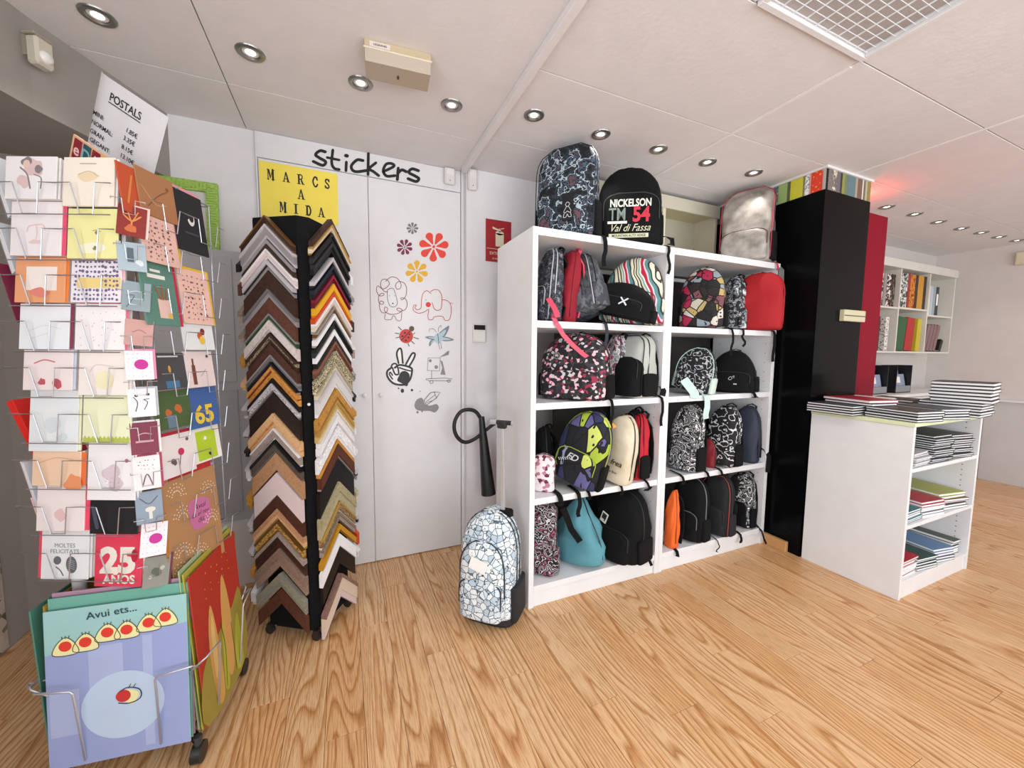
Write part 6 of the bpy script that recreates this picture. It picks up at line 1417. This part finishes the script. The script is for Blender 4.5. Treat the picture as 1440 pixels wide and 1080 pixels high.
tl = pd(103, 188, 1.17); wS2 = 0.155
Ms = Matrix((exs, nfs, ezs)).transposed().to_4x4(); Ms.translation = tl
t = bpy.data.objects.new('header_sign', None); C.objects.link(t); t.matrix_world = Ms
tag(t, 'small header sign of colourful letter tiles above the cards', 'sign')
MB().box(0, 0, -0.09, wS2, 0.006, 0, bev=0.001).build('board', mat('e6b48c', 0.6), t)
for i, (ch, c, c2) in enumerate([('e', '8a1c2c', 'f2c4c4'), ('D', '1f5560', '7fb0b4'), ('A', '8a1830', 'd8d0d4'), ('a', 'e8c23c', '2a2018')]):
    x0 = 0.010+i*0.034
    q = MB().box(x0, -0.0022, -0.066, x0+0.029, -0.0003, -0.006, bev=0.0008).build('letter_tile', mat(c, 0.5), t)
    MB().flat(text2d(ch, 0.046, bold=0.02), lambda a, b: Vector((x0+0.0155+a, -0.0030, -0.052+b))).build('letter', mat(c2, 0.5), q, fix=False)

# ---- mural on the left wall beside the stand
t = thing('wall_mural', 'beige mural of pebbles and leaves at the left edge', 'mural', (XL+0.001, 1.9, 0))
MB().box(0.0, -1.2, 0.012, 0.004, 0.52, 0.60).build('lower_print', pattern('cells', ['d3c8ba', 'd8cdc0', 'cbbfb0', '6e6a54', 'd6cbbd', 'd0c5b7', '8a8468', 'd3c8ba', 'c9bcae', '47483e'], 22), t)
MB().box(0.0, -1.2, 0.601, 0.004, 0.52, 0.84).build('middle_print', pattern('cells', ['b3a68e', '5c5a4c', 'a8b088', '8a4430', '6a7478', 'c9bea8'], 14), t)
MB().box(0.0, -1.2, 0.841, 0.004, 0.52, 1.06).build('upper_print', pattern('blobs', ['2a2422', '7a2c1e', '3a2a26', '8a4a34'], 9), t)
# ================================================================== COUNTER
KX0, KX1, KY0, KY1, KH = 2.796, 3.640, 1.021, 1.520, 1.0
t = thing('counter', 'white counter with open shelves of notebooks beside the black pillar', 'counter', (KX0, KY0, 0))
w_, d_ = KX1-KX0, KY1-KY0
MB().box(0, 0, 0, 0.022, d_, KH-0.022, bev=0.0012).build('side_panel', MELA, t)
MB().box(w_-0.022, 0, 0, w_, d_, KH-0.022, bev=0.0012).build('side_panel', MELA, t)
MB().box(0.0225, d_-0.018, 0, w_-0.0225, d_, KH-0.022).build('back_panel', MELA, t)
MB().box(-0.006, -0.006, KH-0.0215, w_+0.006, d_, KH, bev=0.0015).build('worktop', mat('dfe5bd', 0.35), t)
for z in (0.745, 0.425):
    MB().box(0.0225, 0.002, z-0.022, w_-0.0225, d_-0.019, z, bev=0.001).build('shelf_board', MELA, t)
MB().box(0.0225, 0.002, 0.085, w_-0.0225, d_-0.019, 0.105, bev=0.001).build('bottom_board', MELA, t)
MB().box(0.0225, 0.008, 0, w_-0.0225, 0.026, 0.085).build('plinth', MELA, t)
hb = MB()
for k in range(24):
    z = 0.16+k*0.034
    if min(abs(z-q+0.011) for q in (0.745, 0.425)) < 0.02: continue
    for yy in (0.06, 0.42): hb.cyl((w_-0.0218, yy, z), (w_-0.0226, yy, z), 0.0035, 6)
tag(hb.build('peg_holes', mat('5a5a5c', 0.8), t), kind='stuff')

# notebooks: cover boards, page block, spiral
_nb = {}
PAGES = pattern('stripes', ['f3f2f1', 'e3e2e2', 'f1f0ef', 'ecebea'], 90, 0.8, rot=(0, R_(90), 0))
def notebook(label, x, y, z, col, w=0.21, l=0.25, th=0.018, rz=0.0, group='notebooks on the counter', spiral=True, soft_=False):
    key = (col, w, l, th, spiral)
    cm = mat(col, 0.4) if isinstance(col, str) else col
    if key not in _nb:
        o = thing('notebook', '', 'notebook')
        ct = 0.0018 if not spiral else 0.0036
        MB().box(-w/2, -l/2, 0, w/2, l/2, ct, bev=0.0006).build('cover', cm, o)
        MB().box(-w/2, -l/2, th-ct, w/2, l/2, th, bev=0.0006).build('cover', cm, o)
        MB().box(-w/2+0.003, -l/2+0.003, ct+0.0002, w/2-0.003, l/2-0.003, th-ct-0.0002).build('pages', PAGES, o)
        if spiral:
            cb = MB(); n = 14
            for i in range(n):
                yy = -l/2+0.015+(l-0.03)*i/(n-1)
                cb.tube([(w/2-0.001+0.0068*math.cos(a), yy, th/2+(th/2-0.0012)*math.sin(a)) for a in [2*PI*q/8 for q in range(8)]], 0.0009, 4, closed=True)
            tag(cb.build('spiral_binding', mat('9a9ca0', 0.3, 0.8), o), kind='stuff')
        _nb[key] = o
    else:
        o = dup(_nb[key])
    o.location = (x, y, z+0.0004); o.rotation_euler = (0, 0, R_(rz)); o['label'] = label; o['category'] = 'notebook'
    o['group'] = group
    return o
rnd = random.Random(11)
DEFN = {'2a2c33': 'dark grey', '3a3d45': 'grey', '34373e': 'dark grey', '3f424a': 'grey', '4a4d55': 'grey', '23252c': 'dark grey'}
def stack(x, y, z, n, cols, where, th=0.018, w=0.21, l=0.25, rz=0.0, jit=0.006, spiral=True, names=None, grp='notebooks on the counter top'):
    for i in range(n):
        c = cols[i % len(cols)]; nm = (names or {}).get(c, DEFN.get(c, 'black'))
        up = n-1-i
        pos = 'topmost' if up == 0 else ('lowest' if i == 0 else '%s from the top' % ordw[up])
        notebook('%s notebook, %s of %s' % (nm, pos, where) if n > 1 else '%s notebook %s' % (nm, where), x+rnd.uniform(-jit, jit), y+rnd.uniform(-jit, jit), z+i*(th+0.0006), c, w, l, th, rz+rnd.uniform(-1.0, 1.0)*(jit/0.006), grp, spiral)
    return z+n*(th+0.0006)
BK = '1c1d22'
za = stack(2.845, 1.398, KH, 4, [BK], 'the stack at the counter end by the pillar', 0.0145, jit=0.003)
zb = stack(2.935, 1.122, KH, 4, [BK, '23252c'], 'the stack at the near counter corner', 0.0145, rz=-8)
notebook('slate black notebook under the red one on the counter', 2.95, 1.34, za, '2a2630', 0.21, 0.27, 0.016, -8)
notebook('wide dark red notebook lying highest at the pillar end', 2.965, 1.35, za+0.017, 'a5142c', 0.22, 0.28, 0.016, -12, spiral=False)
zc = stack(3.205, 1.115, KH, 4, ['2a2c33', '3a3d45'], 'the fanned stack at the counter front', 0.0145, rz=-13, jit=0.010)
zd = stack(3.19, 1.395, KH, 5, ['34373e', BK], 'the stack at the middle counter back', 0.0145, rz=4, jit=0.005, l=0.215)
t = thing('paper_sheets', 'loose white papers on the middle back notebook stack', 'paper', (3.19, 1.395, zd+0.0016), (0, 0, R_(5)))
for k in range(3): MB().box(-0.10, -0.10, k*0.0025, 0.10, 0.10, k*0.0025+0.002, bev=0.0003, M=Matrix.Rotation(R_(4*k-4), 4, 'Z')).build('sheet', PAPER, t)
ze = stack(3.475, 1.095, KH, 5, [BK, '3f424a'], 'the stack under the tall pile', 0.0165, rz=4, jit=0.006, w=0.23, l=0.27)
ze2 = stack(3.47, 1.06, ze, 6, [BK], 'the tall pile on the counter', 0.0195, rz=8, jit=0.005, w=0.22, l=0.25)
stack(3.505, 1.387, KH, 4, ['4a4d55', BK], 'the stack at the far back counter corner', 0.0165, rz=0, jit=0.003)
# compartments
stack(2.94, 1.18, 0.745, 6, ['8d8f94', 'c9cace'], 'the near stack in the top compartment', 0.0125, rz=3, jit=0.010, w=0.19, l=0.30, names={'8d8f94': 'grey', 'c9cace': 'pale grey'}, grp='notebooks in the counter shelves')
stack(3.18, 1.175, 0.745, 12, ['26282e', '3d4047'], 'the middle stack in the top compartment', 0.0125, rz=-3, jit=0.010, w=0.20, l=0.30, grp='notebooks in the counter shelves', names={'3d4047': 'dark grey', '26282e': 'black'})
stack(3.455, 1.18, 0.745, 10, ['2f3138', '17181c'], 'the far stack in the top compartment', 0.0135, rz=-8, jit=0.010, w=0.20, l=0.30, grp='notebooks in the counter shelves', names={'2f3138': 'dark grey', '17181c': 'black'})
NMC = {'2d7a80': 'blue green', 'b3182c': 'red', '8a8f98': 'grey', '6b1428': 'maroon', '2f5f58': 'dark teal', 'a9b04a': 'lime', '3f4a40': 'dark green', '5d86b0': 'light blue', '2c3648': 'navy', 'f0eeec': 'white', '1f4a44': 'pine green'}
KW = dict(names=NMC, grp='notebooks in the counter shelves', spiral=False)
stack(2.93, 1.19, 0.425, 5, ['8a8f98', '2d7a80', 'f0eeec', '8a8f98', '2d7a80'], 'the near stack in the middle compartment', 0.012, rz=2, w=0.20, l=0.30, **KW)
stack(3.160, 1.185, 0.425, 6, ['f0eeec', '8a8f98', '2f5f58', 'f0eeec', 'b3182c', 'b3182c'], 'the centre stack in the middle compartment', 0.0145, rz=-6, w=0.21, l=0.30, **KW)
stack(3.440, 1.185, 0.425, 6, ['8a8f98', '3f4a40', '6b1428', '6b1428', 'a9b04a', 'a9b04a'], 'the far stack in the middle compartment', 0.0155, rz=-8, w=0.24, l=0.30, jit=0.012, **KW)
stack(2.928, 1.19, 0.105, 7, ['f0eeec', 'b3182c', 'f0eeec', 'f0eeec', 'b3182c', 'f0eeec', 'b3182c'], 'the near stack in the bottom compartment', 0.014, rz=2, w=0.20, l=0.30, **KW)
stack(3.150, 1.185, 0.105, 5, ['8a8f98', '1f4a44', '2c3648', '1f4a44', '1f4a44'], 'the centre stack in the bottom compartment', 0.0135, rz=-6, w=0.19, l=0.30, **KW)
stack(3.378, 1.185, 0.105, 5, ['8a8f98', '2c3648', '8a8f98', '5d86b0', '5d86b0'], 'the third stack in the bottom compartment', 0.015, rz=-8, w=0.18, l=0.30, **KW)
stack(3.555, 1.20, 0.105, 5, ['2c3648', 'f0eeec', '2c3648', '3f4a40', '3f4a40'], 'the far stack in the bottom compartment', 0.017, rz=-2, w=0.085, l=0.30, **KW)

# ================================================================== BOOKCASE ON THE REAR WALL
BY = 2.04
t = thing('bookcase', 'white wall bookcase of binders beyond the red panel', 'bookcase', (5.33, BY, 1.385))
X0, XA, XB2, XE = -0.89, -0.28, 0.30, 0.87
BW = mat('dcdbd2', 0.5)
MB().box(X0, 0.0, 0.0, XE, 0.279, 0.018, bev=0.001).build('bottom_board', BW, t)
MB().box(X0, -0.012, 0.825, XE+0.012, 0.279, 0.905, bev=0.002).build('cornice', BW, t)
for xq in (X0+0.009, XA, XB2, XE-0.009): MB().box(xq-0.009, 0.0, 0.0185, xq+0.009, 0.279, 0.8245, bev=0.001).build('upright', BW, t)
for a, b, z in ((X0, XA, 0.45), (XA, XB2, 0.455), (XB2, XE, 0.405)): MB().box(a+(0.0185 if a == X0 else 0.0095), 0.003, z-0.018, b-(0.0185 if b == XE else 0.0095), 0.27, z, bev=0.001).build('shelf_board', BW, t)
MB().box(X0, 0.2702, 0.0, XE, 0.279, 0.82).build('back_panel', mat('c9c8c0', 0.6), t)
def book(label, x, z, th, hh, m, lean=0.0, dpt=0.20, grp='books and binders in the rear bookcase', tb=None):
    o = thing('binder', label, 'binder', (5.33+x, BY+0.015, 1.3862+z+th*abs(math.sin(R_(lean)))), (0, R_(lean), 0), grp)
    MB().box(0, 0, 0, th, 0.004, hh, bev=0.001).box(0, 0.0045, 0, 0.003, dpt, hh).box(th-0.003, 0.0045, 0, th, dpt, hh).build('cover', m, o)
    MB().box(0.0035, 0.006, 0.004, th-0.0035, dpt-0.004, hh-0.006).build('pages', PAGES, o)
    if tb: MB().box(th*0.2, -0.0008, hh*0.35, th*0.8, -0.0001, hh*0.75).build('spine_label', tb, o)
    return o
PT1 = pattern('cells', ['3a1418', 'd8d0cc', '5a2024', 'e8e4e0', '281014'], 60); PT2 = pattern('cells', ['2a2c2c', 'c8ccc8', '6a6e6a', 'e0e2e0', '1a1c1c'], 70)
SH1 = 0.451; SH2 = 0.0185; SH3 = 0.406; SHB = 0.456
for i, (x, th, m, nm, lb) in enumerate([(-0.62, 0.06, PT2, 'grey patterned', None), (-0.55, 0.05, mat('9a9690', 0.5), 'plain pale grey', None), (-0.49, 0.065, PT1, 'maroon and white patterned', None), (-0.415, 0.07, pattern('cells', ['2a2420', '8a7a6a', '3a302a'], 50), 'brown patterned', None)]):
    book('%s binder, upper left bay of the rear bookcase' % nm, x, SH1, th, 0.31, m, tb=lb)
for i, (x, th, m, nm) in enumerate([(-0.262, 0.07, PT2, 'black and white mottled'), (-0.188, 0.075, pattern('cells', ['d0d4ce', '4a4e4a', 'aab0a8', '2c2e2c'], 60), 'pale mottled'), (-0.105, 0.045, mat('9c2420', 0.5), 'red'), (-0.055, 0.095, pattern('blobs', ['a4541c', 'c8822c', '8a3c14'], 20), 'orange brown'), (0.045, 0.05, mat('3c2218', 0.5), 'dark brown'), (0.10, 0.11, wood('b07820', 'c8942c'), 'ochre'), (0.218, 0.05, mat('2a221e', 0.5), 'blackish')]):
    book('%s binder, upper middle bay of the rear bookcase' % nm, x, SHB, th, 0.335, m)
for i, (x, th, m, nm, lb) in enumerate([(0.315, 0.06, mat('d5dad8', 0.5), 'white', None), (0.38, 0.05, mat('b9c6cc', 0.5), 'pale blue', None), (0.435, 0.05, mat('9aa6ac', 0.5), 'grey blue', None), (0.492, 0.06, mat('2e3a40', 0.5), 'dark slate', PAPER)]):
    book('%s binder, upper right bay of the rear bookcase' % nm, x, SH3, th, 0.30, m, tb=lb)
for x, th, m, nm, ln in [(-0.70, 0.05, mat('4a1c20', 0.5), 'dark maroon', 0), (-0.62, 0.06, mat('3a2a28', 0.5), 'brown black', 0), (-0.46, 0.06, pattern('blobs', ['e0dfd8', 'e0dfd8', '6a6a66'], 60), 'white lettered', 0)]:
    book('%s binder, lower left bay of the rear bookcase' % nm, x, SH2, th, 0.33, m, ln)
for x, th, m, nm, ln in [(-0.262, 0.17, mat('1f5a32', 0.45), 'green', 6), (-0.075, 0.15, mat('b01c1e', 0.45), 'red', 5), (0.15, 0.085, mat('c8b82c', 0.45), 'yellow', 2)]:
    book('%s binder, lower middle bay of the rear bookcase' % nm, x, SH2, th, 0.335, m, ln)
for i, (x, nm) in enumerate([(0.315, 'first'), (0.385, 'second'), (0.455, 'third'), (0.525, 'fourth')]):
    book('maroon striped binder, %s of the leaning row in the bookcase' % nm, x, SH2, 0.055, 0.29, pattern('stripes', ['4a2028', '7a4a50', 'd0b8b8', '3a2024'], 30, rot=(0, R_(90), 0)), 16)
book('small black binder at the right end, lower right bay', 0.66, SH2, 0.05, 0.13, mat('1a1a1c', 0.5), 20)

# low cabinet below, with display boxes of cards
t = thing('low_cabinet', 'white low cabinet under the rear bookcase', 'cabinet', (5.33, 1.95, 0))
MB().box(-0.95, 0, 0.06, 0.95, 0.36, 0.95, bev=0.002).build('carcass', mat('d4d4d2', 0.5), t)
MB().box(-0.97, -0.02, 0.951, 0.97, 0.365, 0.98, bev=0.002).build('worktop', WHITE, t)
for k in range(3): MB().box(-0.94+k*0.63, -0.018, 0.07, -0.94+k*0.63+0.62, -0.001, 0.945, bev=0.001).build('door', mat('dcdcda', 0.5), t)
MB().box(-0.93, 0.02, 0, 0.93, 0.34, 0.0595).build('plinth', mat('9a9a98', 0.6), t)
def dbox(x, label, z=0.9812):
    o = thing('display_box', label, 'box', (x, 2.03, z), group=None)
    K = mat('1a1b1e', 0.4)
    MB().box(-0.15, 0.12, 0, 0.15, 0.13, 0.28).build('back_panel', K, o)
    MB().box(-0.15, 0, 0, -0.142, 0.119, 0.28).build('side_panel', K, o)
    MB().box(0.142, 0, 0, 0.15, 0.119, 0.28).build('side_panel', K, o)
    MB().box(-0.15, 0.0, -0.0, 0.15, 0.119, 0.008).build('base_panel', K, o)
    MB().box(-0.141, 0.0, 0.0085, 0.141, 0.006, 0.07).build('front_lip', mat('8a8e94', 0.5), o)
    for k, (c, hh) in enumerate([('4a5f8a', 0.25), ('7f93b4', 0.22), ('93a2bc', 0.18)]):
        p_ = MB().box(-0.12+0.03*k, -0.002, 0, 0.06+0.03*k, 0.002, hh, bev=0.0006).build('packet', mat(c, 0.4), o, loc=(0, 0.085-0.03*k, 0.0095), rot=(R_(-10), 0, 0))
        MB().box(-0.04, -0.0035, hh*0.5, 0.03, -0.0021, hh*0.85).build('packet_label', PAPER, p_)
dbox(4.79, 'black display box of blue packets nearest the red panel')
dbox(5.25, 'black display box of blue packets right of the first')
